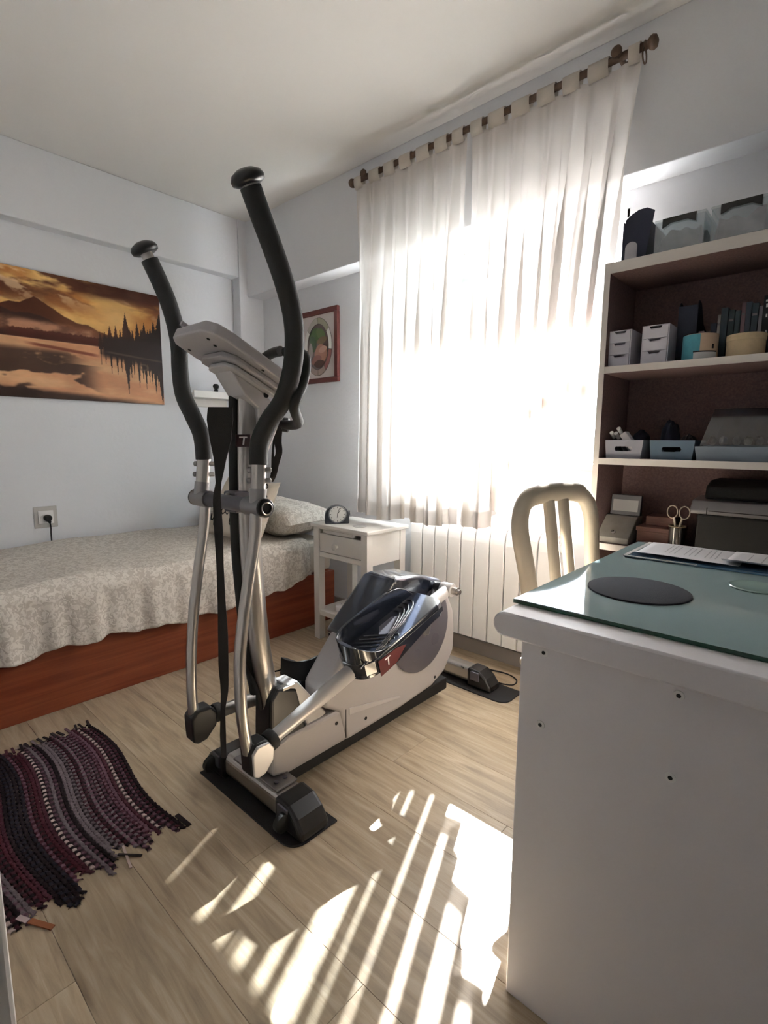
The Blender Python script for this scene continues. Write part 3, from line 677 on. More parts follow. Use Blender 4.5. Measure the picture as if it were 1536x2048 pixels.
for sx in (1, -1):
    dk = part('crank_disc', MB().lathe([(DR, 0), (DR, .008), (DR-.012, .012), (.03, .014), (.03, .02), (.02, .024)], (XC+sx*.057, DCY, DCZ), (sx, 0, 0), 48), DGREY, et, auto=30)
    for k_ in range(5):
        a_ = k_*1.257+.6; part('disc_recess', MB().lathe([(.026, 0), (.024, .002), (.016, .0025)], (XC+sx*.0685, DCY+.1*math.cos(a_), DCZ+.1*math.sin(a_)), (sx, 0, 0), 18), DGREY, dk, auto=40)
part('rear_cover', MB().prism(prof3(XC-.058, [(1.60, .50), (1.68, .455), (1.725, .39), (1.73, .24), (1.70, .20), (1.68, .30), (1.665, .42)]), (.085, 0, 0)), DGREY, et, bevel=.006)
AR, AL = -1.07, -1.345
pinR = Vector((AR, 1.533, .528)); pinL = Vector((AL, 1.417, .218))
for pin, sx in ((pinR, 1), (pinL, -1)):
    d_ = Vector((0, pin.y-DCY, pin.z-DCZ)); c_ = Vector((XC+sx*.085, DCY, DCZ)); n_ = d_.normalized()
    part('crank_arm', MB().obox(c_+d_*.5, n_, Vector((1, 0, 0)).cross(n_), (1, 0, 0), d_.length/2+.018, .018, .008), STEEL, et, bevel=.006)
    part('crank_pin', MB().tube([(XC+sx*.08, pin.y, pin.z), (pin.x+sx*.045, pin.y, pin.z)], .014, 14).tube([(pin.x+sx*.045, pin.y, pin.z), (pin.x+sx*.056, pin.y, pin.z)], .009, 10), CHROME, et, auto=40)
    part('pin_collar', MB().lathe([(.019, -.02), (.022, -.014), (.022, .014), (.019, .02)], (XC+sx*.10, pin.y, pin.z), (1, 0, 0), 16), BLACK, et, auto=40)
# mast
mp_ = [(XC, .875, .15), (XC, .85, .24), (XC, .825, .34), (XC, .80, .50), (XC, .788, .65), (XC, .78, .80), (XC, .782, 1.0), (XC, .79, 1.20)]
part('mast', MB().tube(smooth_path(mp_, 6), [.031]*43, 20, r2=[.026]*43, up=(0, 1, 0)), CHROME, et, auto=50)
mc = [(XC-.030, p[1]-.016, p[2]) for p in mp_[2:]]
part('mast_shade_side', MB().tube(smooth_path(mc, 6), .024, 12, r2=.02, up=(0, 1, 0)), BLACKM, et, auto=50)  # black tube put in for the mast's shaded bed side
part('mast_clamp', MB().prism(prof3(XC-.042, [(.80, .19), (.805, .335), (.83, .365), (.90, .34), (.935, .20), (.92, .15), (.82, .15)]), (.084, 0, 0)), BLACK, et, bevel=.01, segs=3)
part('mast_brace', MB().prism(prof3(XC-.03, [(.865, .36), (.905, .36), (1.02, .21), (.95, .18)]), (.068, 0, 0)), SILVER, et, bevel=.006)
part('clamp_plate', MB().obox((XC+.03, .87, .352), (1, 0, 0), (0, 1, 0), (0, 0, 1), .012, .022, .005), CHROME, et, bevel=.002)
part('cable', MB().tube(smooth_path([(XC-.03, .765, .62), (XC-.033, .752, .50), (XC-.02, .765, .43), (XC+.0, .785, .37), (XC+.005, .795, .30)], 6), .006, 8), BLACKM, et, auto=50)
# logo plate with a T
lg = part('logo_plate', MB().obox((XC+.026, .752, 1.075), Vector((.75, -.66, 0)).normalized(), Vector((.66, .75, 0)).normalized(), (0, 0, 1), .018, .006, .016), mat('logo_dark', (52, 26, 30), .4), et, bevel=.001)
ln = Vector((.66, -.75, 0)).normalized(); lr = Vector((.75, .66, 0)).normalized(); lc = Vector((XC+.026, .752, 1.075))
lg2 = None
bpy.data.objects.remove(lg); lg = part('logo_plate', MB().obox(lc, lr, ln, zz, .02, .004, .016), mat('logo_dark', (52, 26, 30)), et, bevel=.001)
part('letter', MB().obox(lc+ln*.0045+zz*.009+lr*.001, lr, ln, zz, .0105, .0006, .0018).obox(lc+ln*.0045-zz*.001+lr*.002, lr, ln, (zz+lr*.15).normalized(), .002, .0006, .01), WHITE2, lg)
# pivot bar
PBY, PBZ = .716, .914
part('pivot_bar', MB().tube([(XC-.15, PBY, PBZ), (XC+.15, PBY, PBZ)], .0195, 18), DGREY, et, auto=50)
part('pivot_bracket', MB().obox((XC, .742, PBZ), (1, 0, 0), (0, 1, 0), (0, 0, 1), .03, .022, .028), DGREY, et, bevel=.005)
part('bar_bolt', MB().lathe([(.006, 0), (.006, .004), (.002, .006)], (XC+.0, PBY, PBZ+.0195), (0, 0, 1), 10), CHROME, et)
for sx, xa in ((1, AR), (-1, AL)):
    part('pivot_sleeve', MB().tube([(xa-.045*sx, PBY, PBZ), (xa+.028*sx, PBY, PBZ)], .0235, 20), STEEL, et, auto=50)
    ec = part('end_cap', MB().lathe([(.0235, 0), (.0235, .006), (.019, .009), (.014, .009), (.012, .005)], (xa+.028*sx, PBY, PBZ), (sx, 0, 0), 22), BLACK, et, auto=40)
    part('cap_ring', MB().tube([(xa+.038*sx, PBY+.0145*math.cos(a_), PBZ+.0145*math.sin(a_)) for a_ in np.linspace(0, 2*math.pi, 25)], .0018, 6, caps=False), CHROME, ec, auto=40)
# swing arms
lowR = [(512, 1030), (510, 1075), (499, 1150), (488, 1230), (480, 1310), (481, 1390), (486, 1450), (496, 1505)]
lowL = [(410, 1010), (408, 1055), (398, 1130), (388, 1215), (383, 1300), (383, 1365), (387, 1430)]
gripR = [(517, 930, 0), (519, 885, .0), (538, 842, .02), (566, 800, .05), (583, 745, .075), (589, 685, .085), (584, 625, .09), (567, 560, .095), (545, 495, .098), (521, 430, .1), (501, 374, .1)]
gripL = [(408, 918, 0), (403, 872, .0), (386, 832, .02), (367, 790, .05), (360, 742, .07), (358, 695, .08), (350, 650, .085), (336, 603, .09), (317, 558, .095), (299, 520, .1)]
for sx, xa, low, grip in ((1, AR, lowR, gripR), (-1, AL, lowL, gripL)):
    pts = [Vector((xa, PBY, PBZ-.015))]+[PX(p[0], p[1], xa) for p in low]
    sp_ = smooth_path(pts, 6)
    part('swing_arm', MB().tube(sp_, .0165, 14, r2=.014, up=(1, 0, 0)), CHROME, et, auto=60)
    gp = [PX(p[0], p[1], xa+sx*p[2]) for p in grip]
    st = Vector((gp[0].x, gp[0].y, gp[0].z))
    part('arm_socket', MB().tube([(xa, PBY, PBZ+.01), (xa, (PBY*.6+st.y*.4), PBZ+.045)], .021, 16), STEEL, et, auto=50)
    tp2 = [Vector((xa, PBY*.6+st.y*.4, PBZ+.044)), st]
    up_ = part('upper_tube', MB().tube([tp2[0], tp2[1]+(tp2[1]-tp2[0])*.2], .0185, 16), CHROME, et, auto=50)
    for k_ in (.35, .8):
        b0 = tp2[0].lerp(tp2[1], k_)
        part('bolt', MB().lathe([(.0, -.003), (.0075, 0), (.0075, .006), (.004, .009)], b0+Vector((-.012, -.014, 0)), (-.65, -.75, 0), 10), STEEL, up_, auto=50)
        part('nut', MB().lathe([(.0065, 0), (.0065, .012), (.004, .014)], b0+Vector((.012, .013, 0)), (.6, .8, 0), 6), CHROME, up_)
    gs = smooth_path(gp, 6)
    part('grip', MB().tube(gs, .0225, 18), FOAM, et, auto=60)
    e_ = (gs[-1]-gs[-3]).normalized()
    ex = .004 if sx > 0 else .016
    part('handle_end', MB().tube([gs[-1]-e_*.005, gs[-1]+e_*ex], .016, 14), CHROME, et, auto=50)
    part('handle_cap', MB().lathe([(.026, 0), (.034, .004), (.036, .012), (.031, .021), (.018, .028), (.002, .030)], gs[-1]+e_*ex, e_, 22), BLACK, et, auto=60)
# lower joints, pedal tubes, pedals
JR = PX(500, 1508, AR); JL = PX(393, 1440, AL)
for sx, xa, J, pin in ((1, AR, JR, pinR), (-1, AL, JL, pinL)):
    pr = [(-.036, -.05), (-.04, .03), (-.02, .052), (.028, .05), (.05, .02), (.045, -.02), (.01, -.056), (-.02, -.06)]; pr = [(p[0]*(.78 if sx > 0 else .92)+(.006 if sx > 0 else 0), p[1]*(.82 if sx > 0 else .92)-.008) for p in pr]
    jb = part('joint_block', MB().prism([(xa-.026, J.y+a_+.01, J.z+b_) for a_, b_ in pr], (.052, 0, 0)), BLACK, et, bevel=.007, segs=3)
    if sx > 0:
        part('joint_cover', MB().prism([(xa+.0262, J.y+.01+a_*.92, J.z+b_*.92) for a_, b_ in pr], (.009, 0, 0)), SILVER, jb, bevel=.003)
    u_ = (pin-Vector((xa, J.y+.03, J.z))).normalized(); L_ = (pin-Vector((xa, J.y+.03, J.z))).length; n_ = Vector((1, 0, 0)).cross(u_)
    s0 = Vector((xa, J.y+.03, J.z))
    ptsT = [s0+u_*(L_*k_) for k_ in (0.03, .12, .3, .5, .75, 1.0)]
    part('pedal_tube', MB().tube(ptsT, [.02, .021, .025, .027, .026, .022], 12, r2=[.015, .017, .022, .024, .024, .022], up=(0, 0, 1)), SILVER if sx > 0 else CHROME, et, auto=60)
    part('tube_clamp', MB().lathe([(.026, -.012), (.028, -.008), (.028, .008), (.024, .014)], s0+u_*.035, u_, 14), BLACKM, et, auto=40)
    part('tube_eye', MB().lathe([(.024, -.024), (.026, -.02), (.026, .02), (.024, .024)], pin, (1, 0, 0), 18), SILVER, et, auto=40)
    # pedal
    s_toe = ((1.025 if sx > 0 else .985)-s0.y)/u_.y; P0 = s0+u_*s_toe
    def LP(s, w_, n): return P0+u_*s+Vector((sx*w_, 0, 0))+n_*n
    LEN = .43
    outl = [(.42, -.07), (.05, -.07), (.02, -.055), (.0, -.02), (.0, .02), (.02, .055), (.05, .07), (.38, .07), (.41, .06), (.42, .03)]
    outl = [Vector((p[0], p[1], 0)) for p in outl]
    pd = part('pedal', MB().prism([LP(p.x, p.y, -.012) for p in outl], n_*.05), NAVYP, et, bevel=.006, segs=3)
    wl = [(.405, .036), (.37, .075), (.33, .10), (.27, .112), (.18, .112), (.10, .11)]
    path = [Vector((s, -.068, h)) for s, h in wl]+[Vector((.05, -.066, .105)), Vector((.018, -.048, .102)), Vector((.004, -.018, .10)), Vector((.004, .018, .097)), Vector((.018, .048, .09)), Vector((.05, .066, .066)), Vector((.09, .068, .045)), Vector((.13, .068, .038))]
    path = smooth_path(path, 4)
    inn = [Vector((min(max(p.x, .016), .40) if abs(p.y) < .06 else p.x, p.y*.86, p.z)) for p in path]
    wm = MB(); n0 = len(path)
    for p, q_ in zip(path, inn): wm.v += [LP(p.x, p.y, -.02), LP(p.x, p.y, p.z), LP(q_.x, q_.y, p.z), LP(q_.x, q_.y, .03)]
    for i in range(n0-1):
        for k_ in range(4): wm.f.append((i*4+k_, i*4+(k_+1) % 4, (i+1)*4+(k_+1) % 4, (i+1)*4+k_))
    wm.f += [(0, 1, 2, 3), tuple((n0-1)*4+k_ for k_ in (3, 2, 1, 0))]
    part('pedal_wall', wm, NAVYP if sx > 0 else BLACKM, pd, auto=50, bevel=.002)
    for k_ in range(4):     # curved anti-slip ridges towards the heel, straight ones towards the toe
        pts = [LP(.29+.025*k_-.09*((t_-.1)**2)*4, -.05+.11*t_, .039) for t_ in np.linspace(0, 1, 9)]
        part('ridge', MB().tube(pts, .003, 6), NAVYP, pd, auto=60)
        pts = [LP(.06+.022*k_+.06*t_, -.045+.1*t_, .039) for t_ in np.linspace(0, 1, 6)]
        part('ridge', MB().tube(pts, .003, 6), NAVYP, pd, auto=60)
    part('sole_inlay', MB().prism([LP(a_, b_, .0375) for a_, b_ in ((.15, .0), (.19, -.035), (.25, -.035), (.28, 0), (.25, .03), (.19, .03))], n_*.0012), DGREY, pd)
    part('skirt', MB().prism([LP(a_, .071, b_) for a_, b_ in ((.06, -.03), (.06, .03), (.16, .022), (.40, .022), (.40, .005), (.14, -.03))], Vector((sx*.002, 0, 0))), NAVYP, pd, bevel=.001)
    part('side_label', MB().prism([LP(a_, .0731, b_) for a_, b_ in ((.06, -.028), (.06, .026), (.15, .018), (.19, .004), (.135, -.026))], Vector((sx*.0015, 0, 0))), REDP, pd)
    part('adjust_knob', MB().lathe([(.016, 0), (.016, .014), (.01, .02)], LP(.13, .045, -.022), -n_, 12), REDP, pd, auto=40)
    if sx > 0:
        tb = MB(); c_ = LP(.10, .0747, .0); 
        tb.obox(c_+n_*.014, u_, n_, (1, 0, 0), .012, .0018, .0006).obox(c_+n_*.001, (n_+u_*.12).normalized(), u_, (1, 0, 0), .013, .0022, .0006)
        part('letter', tb, WHITE2, pd)
# console
cn0, cn1 = Vector((0, .632, 1.352)), Vector((0, .895, 1.222)); cu_ = (cn1-cn0).normalized(); cnn = Vector((1, 0, 0)).cross(cu_)
if cnn.z > 0: cnn = -cnn
def CP(x, s, n): v_ = cn0+cu_*s+cnn*n; return Vector((x, v_.y, v_.z))
CL = (cn1-cn0).length; cx0, cx1 = -1.305, -1.098
ol = [(cx0+.03, 0), (cx1-.035, 0), (cx1-.008, .02), (cx1, .06), (cx1, CL-.03), (cx1-.03, CL), (cx0+.05, CL), (cx0+.02, CL-.03), (cx0, .08), (cx0+.006, .02)]
cs_ = part('console', MB().prism([CP(x_, s_, 0) for x_, s_ in ol], cnn*.03), SILVER2, et, bevel=.006, segs=3)
part('screen', MB().prism([CP(x_, s_, -.0005) for x_, s_ in ((cx0+.04, .05), (cx1-.03, .05), (cx1-.03, .17), (cx0+.05, .17))], -cnn*.0015), BLACK, cs_)
part('console_base', MB().prism([CP(x_, s_, .03) for x_, s_ in ((cx0+.03, .09), (cx0+.06, .075), (cx1-.06, .075), (cx1-.03, .10), (cx1-.025, CL-.02), (cx0+.05, CL-.02))], cnn*.014), SILVER2, cs_, bevel=.004)
part('console_base', MB().prism([CP(x_, s_, .0455) for x_, s_ in ((cx0+.05, .105), (cx0+.075, .095), (cx1-.07, .095), (cx1-.045, .115), (cx1-.04, CL-.04), (cx0+.065, CL-.04))], cnn*.012), SILVER, cs_, bevel=.004)
for s_, x_ in ((.03, cx1-.05), (.055, cx1-.06), (.05, cx0+.03), (.17, cx1-.015)): part('screw_hole', MB().lathe([(.0045, 0), (.0045, .0015)], CP(x_, s_, .0295), cnn, 10), INK, cs_)
part('tray_lip', MB().prism([CP(x_, s_, -.002) for x_, s_ in ((cx0+.05, -.004), (cx0+.06, -.004), (cx0+.06, .02), (cx0+.05, .02))], -cnn*.01), SILVER2, cs_)
nk = [CP(0, .115, .056), CP(0, .215, .056), Vector((0, .872, 1.15)), Vector((0, .845, 1.095)), Vector((0, .812, 1.03)), Vector((0, .80, 1.03)), Vector((0, .79, 1.16)), Vector((0, .752, 1.19))]
nkp = part('neck', MB().prism([(XC-.042, p.y, p.z) for p in nk], (.084, 0, 0)), SILVER, et, bevel=.006, segs=3)
part('neck_bolt', MB().lathe([(.0075, 0), (.0075, .003)], (XC+.041, .815, 1.195), (1, 0, 0), 12), INK, nkp)
part('tension_knob', MB().lathe([(.012, 0), (.02, .006), (.02, .02), (.012, .026)], (XC+.03, .87, 1.12), (.7, .7, -.1), 14), BLACK, nkp, auto=40)
# fixed handle loop on the user side
hl = [PX(588, 812, -1.0), PX(604, 770, -1.0), PX(611, 735, -1.0), PX(608, 712, -1.01), PX(590, 705, -1.05), PX(572, 704, -1.10)]
part('fixed_handle', MB().tube(smooth_path([Vector((XC+.02, .87, 1.12)), Vector((-1.09, .86, 1.12))]+hl, 6), .013, 12), FOAM, et, auto=60)
part('fixed_handle', MB().tube(smooth_path([Vector((XC-.02, .87, 1.12)), Vector((-1.32, .86, 1.12)), Vector((-1.36, .86, 1.20)), Vector((-1.34, .89, 1.28)), Vector((-1.27, .90, 1.318)), Vector((-1.205, .895, 1.322))], 6), .014, 12), FOAM, et, auto=60)

# straps hanging on the trainer
def ribbon(pts, mb=None):
    mb = mb or MB(); k0 = len(mb.v)
    for c_, w_, dr_ in pts:
        n_ = Vector((dr_.y, -dr_.x, 0)).normalized()*.0015
        mb.v += [c_-dr_*w_+n_, c_+dr_*w_+n_, c_+dr_*w_-n_, c_-dr_*w_-n_]
    for i in range(len(pts)-1):
        for k in range(4): mb.f.append((k0+i*4+k, k0+i*4+(k+1) % 4, k0+(i+1)*4+(k+1) % 4, k0+(i+1)*4+k))
    mb.f += [(k0, k0+1, k0+2, k0+3), tuple(k0+(len(pts)-1)*4+k for k in (3, 2, 1, 0))]
    return mb
def rb(pxs, y, yaw=0):
    out = []
    dr_ = Vector((CR.x, CR.y, 0)).normalized(); dr_ = Matrix.Rotation(yaw, 3, 'Z') @ dr_
    P = [(PY(a_, b_, y), w_) for a_, b_, w_ in pxs]
    cs2 = smooth_path([p[0] for p in P], 5); ws = np.interp(np.linspace(0, len(P)-1, len(cs2)), range(len(P)), [p[1] for p in P])
    return [(c_, float(w_), dr_) for c_, w_ in zip(cs2, ws)]
st = ribbon(rb([(441, 814, .030), (440, 840, .032), (441, 880, .026), (440, 920, .015), (437, 965, .007), (434, 1000, .010), (437, 1060, .011), (440, 1130, .009), (443, 1200, .010), (446, 1270, .013), (447, 1330, .013), (449, 1380, .010), (446, 1420, .006), (446, 1470, .008), (448, 1515, .007)], .672))
tag(st.build('hanging_strap', STRAP), 'long black webbing strap hanging down the front of the trainer mast', 'strap')
ln_ = ribbon(rb([(560, 850, .008), (556, 880, .010), (558, 905, .009), (552, 925, .010), (548, 950, .007), (542, 964, .006)], .86))
ribbon(rb([(552, 850, .002), (546, 900, .003), (546, 945, .006), (541, 963, .006)], .865), ln_)
tag(ln_.build('lanyard', STRAP), 'crumpled short black lanyard hanging behind the trainer handle', 'strap')
# power cable of the trainer on the floor
pcb = [PZ(911, 1290, .05), PZ(930, 1305, .006), PZ(955, 1312, .005), PZ(985, 1306, .004), PZ(1000, 1320, .004), PZ(990, 1338, .004), PZ(965, 1345, .004)]
pcb = [Vector((XC+.07, 1.76, .12)), Vector((-1.30, 1.99, .004)), Vector((-1.21, 2.03, .004)), Vector((-1.10, 2.06, .004)), Vector((-1.03, 2.035, .004)), Vector((-1.02, 1.975, .004)), Vector((-1.10, 1.955, .004)), Vector((-1.22, 2.0, .004))]
pcs = smooth_path(pcb, 6)
for p_ in pcs: p_.z = max(p_.z, .0031)
part('power_cable', MB().tube(pcs, .003, 6), BLACKM, et, auto=60)

# ================================================================== RAG RUG
rug = thing('rag_rug', 'striped maroon, mauve and cream woven rag rug with frayed ends on the floor', 'rug', (-1.66, .36, 0))
RUGM = col_mat('rag_yarn', .95, .4, 300)
pal = dict(k=(34, 22, 26), m=(72, 36, 46), p=(58, 38, 56), g=(112, 100, 104), v=(104, 74, 86), c=(188, 168, 162), r=(74, 32, 42), n=(38, 34, 44))
rows = ['k', 'km', 'kv', 'mk', 'kc', 'm', 'v', 'mv', 'kv', 'mg', 'kv', 'vg', 'km', 'mg', 'kg', 'g', 'g', 'k', 'kv', 'g', 'kv', 'kc', 'm', 'r', 'rk', 'mv', 'kn', 'k', 'nk', 'kn', 'k', 'm', 'r', 'mk', 'km', 'g', 'vg', 'k', 'mk', 'kc', 'k', 'm', 'mk', 'kr', 'k', 'kg', 'k']
rr = random.Random(12); pit = .0107
for i, cc in enumerate(rows):
    yb = .588-pit*i; x0 = -2.045+rr.uniform(-.02, .02)+.02*math.sin(i*.9); x1 = -1.30+rr.uniform(-.03, .02)+.025*math.sin(i*.7+1)-.02*(i < 4)*0+.03*(i > 25)
    n = 130; mb = MB(); cols = []
    ca, cb = lin(pal[cc[0]]), lin(pal[cc[-1]]); ph = (i % 2)
    for j in range(n+1):
        t_ = j/n; x = x0+(x1-x0)*t_
        yy = yb+.018*math.sin((x+2.05)*8.2+.1*i*.2)+.01*math.sin((x+2.0)*4+.6)*0+.0015*math.sin(j*1.9+i)
        bead = abs(math.sin(math.pi*(j/2.0+ph*.5)))*.7
        h = .004+.004*bead; hw = pit*(.52+.06*bead)
        if t_ < .035 or t_ > .965: h = .003+.002*rr.random(); yy += rr.uniform(-.004, .004)
        for dy, hh in ((-hw, 0), (-hw*.75, h*.8), (0, h), (hw*.75, h*.8), (hw, 0)):
            mb.v.append(Vector((x, yy+dy, hh)))
            k = ca if (len(cc) == 1 or ((j//2)+ph) % 2 == 0) else cb
            s_ = .85+.3*rr.random(); cols.append((k[0]*s_, k[1]*s_, k[2]*s_, 1))
        if j:
            b_ = (j-1)*5
            for q in range(4): mb.f.append((b_+q, b_+q+1, b_+q+6, b_+q+5))
    mb.c = cols
    part('rag_strip', mb, RUGM, rug, smooth=True, recalc=True)
def tail(x0, y0, x1, y1, w_, colr):
    d_ = Vector((x1-x0, y1-y0, 0)).normalized(); n_ = Vector((-d_.y, d_.x, 0))*w_
    mb = MB().prism([Vector((x0, y0, .003))-n_, Vector((x1, y1, .002))-n_, Vector((x1, y1, .002))+n_, Vector((x0, y0, .003))+n_], (0, 0, .003))
    part('fringe', mb, mat('fringe_%d_%d_%d' % colr, colr, .95), rug)
tail(-1.34, .594, -1.275, .60, .006, pal['k'])
a_, b_ = PZ(246, 1695, 0), PZ(262, 1738, 0); tail(a_.x, a_.y, b_.x, b_.y, .003, pal['c'])
a_, b_ = PZ(236, 1712, 0), PZ(284, 1713, 0); tail(a_.x, a_.y, b_.x, b_.y, .003, pal['k'])
a_, b_ = PZ(60, 1845, 0), PZ(106, 1858, 0); tail(a_.x, a_.y, b_.x, b_.y, .006, (150, 92, 60))
a_, b_ = PZ(36, 1838, 0), PZ(56, 1845, 0); tail(a_.x, a_.y, b_.x, b_.y, .006, (176, 160, 160))
for i in range(0, 46, 2):
    yb = .588-pit*i; tail(-2.03, yb+.018*math.sin(.08), -2.07-.012*rr.random(), yb+rr.uniform(-.01, .01), .003+.002*rr.random(), pal[rows[i][0]])

# ================================================================== DESK
DZ = .775
dk = thing('desk', 'white wooden desk with rounded top edge, seen from its panelled end', 'desk', (.1, 1.2, 0))
def round_edge(n=8):
    t_ = .046; r_ = t_/2
    pts = [(.70, DZ), (-.457+r_, DZ)]+[(-.457+r_-r_*math.sin(a_), DZ-r_+r_*math.cos(a_)) for a_ in np.linspace(.2, math.pi-.2, n)]+[(-.457+r_, DZ-t_), (.70, DZ-t_)]
    return pts
part('top', MB().prism([(p[0], .80, p[1]) for p in round_edge()], (0, .86, 0)), DESKW, dk, bevel=.004, auto=30)
part('end_panel', B(-.405, .66, .812, .832, .0, DZ-.046), DESKW, dk, bevel=.003)
part('end_panel', B(.02, .66, 1.63, 1.65, .0, DZ-.046), DESKW, dk, bevel=.003)
part('back_panel', B(.56, .58, .832, 1.63, .25, DZ-.046), DESKW, dk)
for p in ((1088, 1305), (1081, 1449), (1358, 1391), (1341, 1555)):
    c_ = PY(p[0], p[1], .812)
    sc_ = part('screw_cap', MB().lathe([(.0078, 0), (.0075, .0015), (.004, .002)], (c_.x, .812, c_.z), (0, -1, 0), 14), WHITE2, dk, auto=40)
    part('screw_head', MB().lathe([(.0036, 0), (.0034, .0022)], (c_.x, .812, c_.z), (0, -1, 0), 10), INK, sc_)
GT = DZ+.0085
dg = bpy.data.materials.new('green_desk_glass'); dg.use_nodes = True; nb = dg.node_tree.nodes['Principled BSDF']
nb.inputs['Base Color'].default_value = lin((160, 182, 182))+(1,); nb.inputs['Roughness'].default_value = .05; nb.inputs['Specular IOR Level'].default_value = .65
edge = mat('glass_edge', (48, 84, 72), .15)
gp_ = [(-.450, .862), (.68, .862), (.68, 1.625), (-.450, 1.625)]
gls = thing('desk_glass', 'green-tinted glass sheet lying on the white desk top', 'glass sheet', (.1, 1.2, DZ))
part('sheet', MB().prism([(p[0], p[1], DZ+.0005) for p in gp_], (0, 0, .008)), dg, gls, bevel=.0008, segs=1)
part('edge_face', MB().box(-.449, .68, .8605, .8615, DZ+.001, DZ+.0075), edge, gls)
# things on the glass
mc_ = (PZ(1177, 1168, GT)+PZ(1385, 1196, GT))/2
rd_ = .094
tag(MB().lathe([(.001, 0), (rd_, 0), (rd_, .003), (rd_-.002, .004), (.001, .004)], (mc_.x, mc_.y, GT), n=48).build('table_mat', mat('charcoal_felt', (50, 52, 60), .9, bump=.4, bscale=500), auto=40), 'round charcoal felt mat lying on the green glass desk', 'mat')
cc_ = PZ(1512, 1176, GT)
tag(MB().lathe([(.001, 0), (.046, 0), (.048, .002), (.046, .004), (.042, .003), (.001, .003)], (cc_.x, cc_.y, GT), n=40).build('glass_coaster', mat('pale_green_glass', (160, 186, 178), .08), auto=40), 'round pale glass coaster near the charcoal felt mat on the desk', 'coaster')
def quad(pxs, z): return [PZ(a_, b_, z) for a_, b_ in pxs]
fo = thing('document_folder', 'blue plastic document folder with white edges under the papers on the desk', 'folder', PZ(1400, 1115, GT))
fx = [(-.412, 1.378), (-.03, 1.40), (-.03, 1.61), (-.412, 1.61)]
part('cover', MB().prism([(p[0], p[1], GT+.0005) for p in fx], (0, 0, .003)), mat('blue_folder', (92, 124, 150), .35), fo, bevel=.001)
part('flap', MB().prism([(p[0]+.014, p[1]+.012, GT+.004) for p in ((-.412, 1.378), (-.05, 1.40), (-.05, 1.585), (-.412, 1.585))], (0, 0, .002)), mat('blue_folder2', (70, 100, 132), .3), fo)
part('edge_strip', MB().prism([(p[0], p[1], GT+.0036) for p in ((-.412, 1.376), (-.25, 1.386), (-.25, 1.392), (-.412, 1.383))], (0, 0, .002)), WHITE2, fo)
part('edge_strip', MB().prism([(p[0], p[1], GT+.0036) for p in ((-.415, 1.378), (-.405, 1.378), (-.405, 1.61), (-.415, 1.61))], (0, 0, .002)), WHITE2, fo)
PAPER = mat('paper', (226, 224, 228), .8)
def sheet(label, x0, y0, w_, h_, rot, z, curl, lines, m_=PAPER):
    c_, s_ = math.cos(rot), math.sin(rot)
    def P(u, v):
        a_, b_ = u*w_, v*h_
        k = curl*max(0, (.35-v)/.35)**2*(1 if curl > 0 else 1)+abs(curl)*.15*math.sin(u*5)
        return Vector((x0+a_*c_-b_*s_, y0+a_*s_+b_*c_, z+max(0, k)))
    o = MB().grid(P, 14, 14).build('paper_sheet', m_, smooth=True, solid=.0006); tag(o, label, 'paper')
    mb = MB()
    for (u0, u1, v_) in lines:
        q = [P(u0, v_), P(u1, v_), P(u1, v_+.008), P(u0, v_+.008)]
        mb.add([p+zz*.0006 for p in q], [(0, 1, 2, 3)])
    if lines: part('print_lines', mb, mat('print_grey', (92, 92, 104), .8), o)
    return o
L1 = [(.12+.27*c_, .12+.27*c_+.2*(.7+.3*rr.random()), .35+.035*k) for c_ in range(3) for k in range(14)]
# paper lies with its long side along x; printed columns run across
sheet('printed paper sheet with columns of text on top of the blue folder', -.395, 1.395, .225, .205, .03, GT+.008, .006, [(.25+.05*k, .262+.05*k, v_) for k in range(12) for v_ in np.arange(.35, .9, .02) if (k % 4) != 3])
sheet('creased printed sheet overlapping the other paper on the blue folder', -.205, 1.405, .2, .195, -.02, GT+.0105, .014, [(.2+.07*k, .212+.07*k, v_) for k in range(9) for v_ in np.arange(.3, .85, .02) if (k % 3) != 1])
cl_ = MB().prism([Vector((-.055, 1.43, GT+.018)), Vector((-.03, 1.43, GT+.018)), Vector((-.03, 1.43, GT+.033)), Vector((-.04, 1.43, GT+.025))], (0, .04, 0)).tube([(-.045, 1.435, GT+.025), (-.06, 1.44, GT+.035), (-.05, 1.455, GT+.035), (-.04, 1.46, GT+.025)], .0015, 6)
tag(cl_.build('binder_clip', BLACK), 'small black binder clip lying on the papers', 'clip')

# ================================================================== CHAIR
chair = thing('chair', 'beige bentwood chair with a rounded slatted back pushed up to the desk', 'chair', (-.5, 1.5, 0))
CHM = mat('chair_beige', (204, 192, 172), .5)
A0 = Vector((-.705, 1.345, 0)); A1 = Vector((-.632, 1.695, 0))     # feet of the back plane (plan)
cd = (A1-A0).normalized(); cnv = Vector((cd.y, -cd.x, 0))           # towards the seat (+x)
def CH(s, z, off=0):       # s along the back, rake backwards with height
    rk = .16*(.93-z)
    return A0+cd*(s*(A1-A0).length)+cnv*(rk+off)+Vector((0, 0, z))
bpts = [CH(.10, .44), CH(.075, .55), CH(.04, .70), CH(0, .81), CH(.02, .865), CH(.09, .902), CH(.22, .918), CH(.5, .925), CH(.78, .918), CH(.91, .902), CH(.98, .865), CH(1.0, .81), CH(.96, .70), CH(.925, .55), CH(.90, .44)]
part('back_frame', MB().tube(smooth_path(bpts, 6), .02, 14, r2=.03, up=cnv), CHM, chair, auto=60)
for s in (.40, .60): part('back_slat', MB().tube([CH(s, .45, .002), CH(s, .70, .002), CH(s, .90, 0)], .024, 12, r2=.012, up=cd), CHM, chair, auto=60)
sc0 = CH(.5, .44); sq = [(-.5, 0), (-.46, .40), (-.38, .43), (.38, .43), (.46, .40), (.5, 0)]
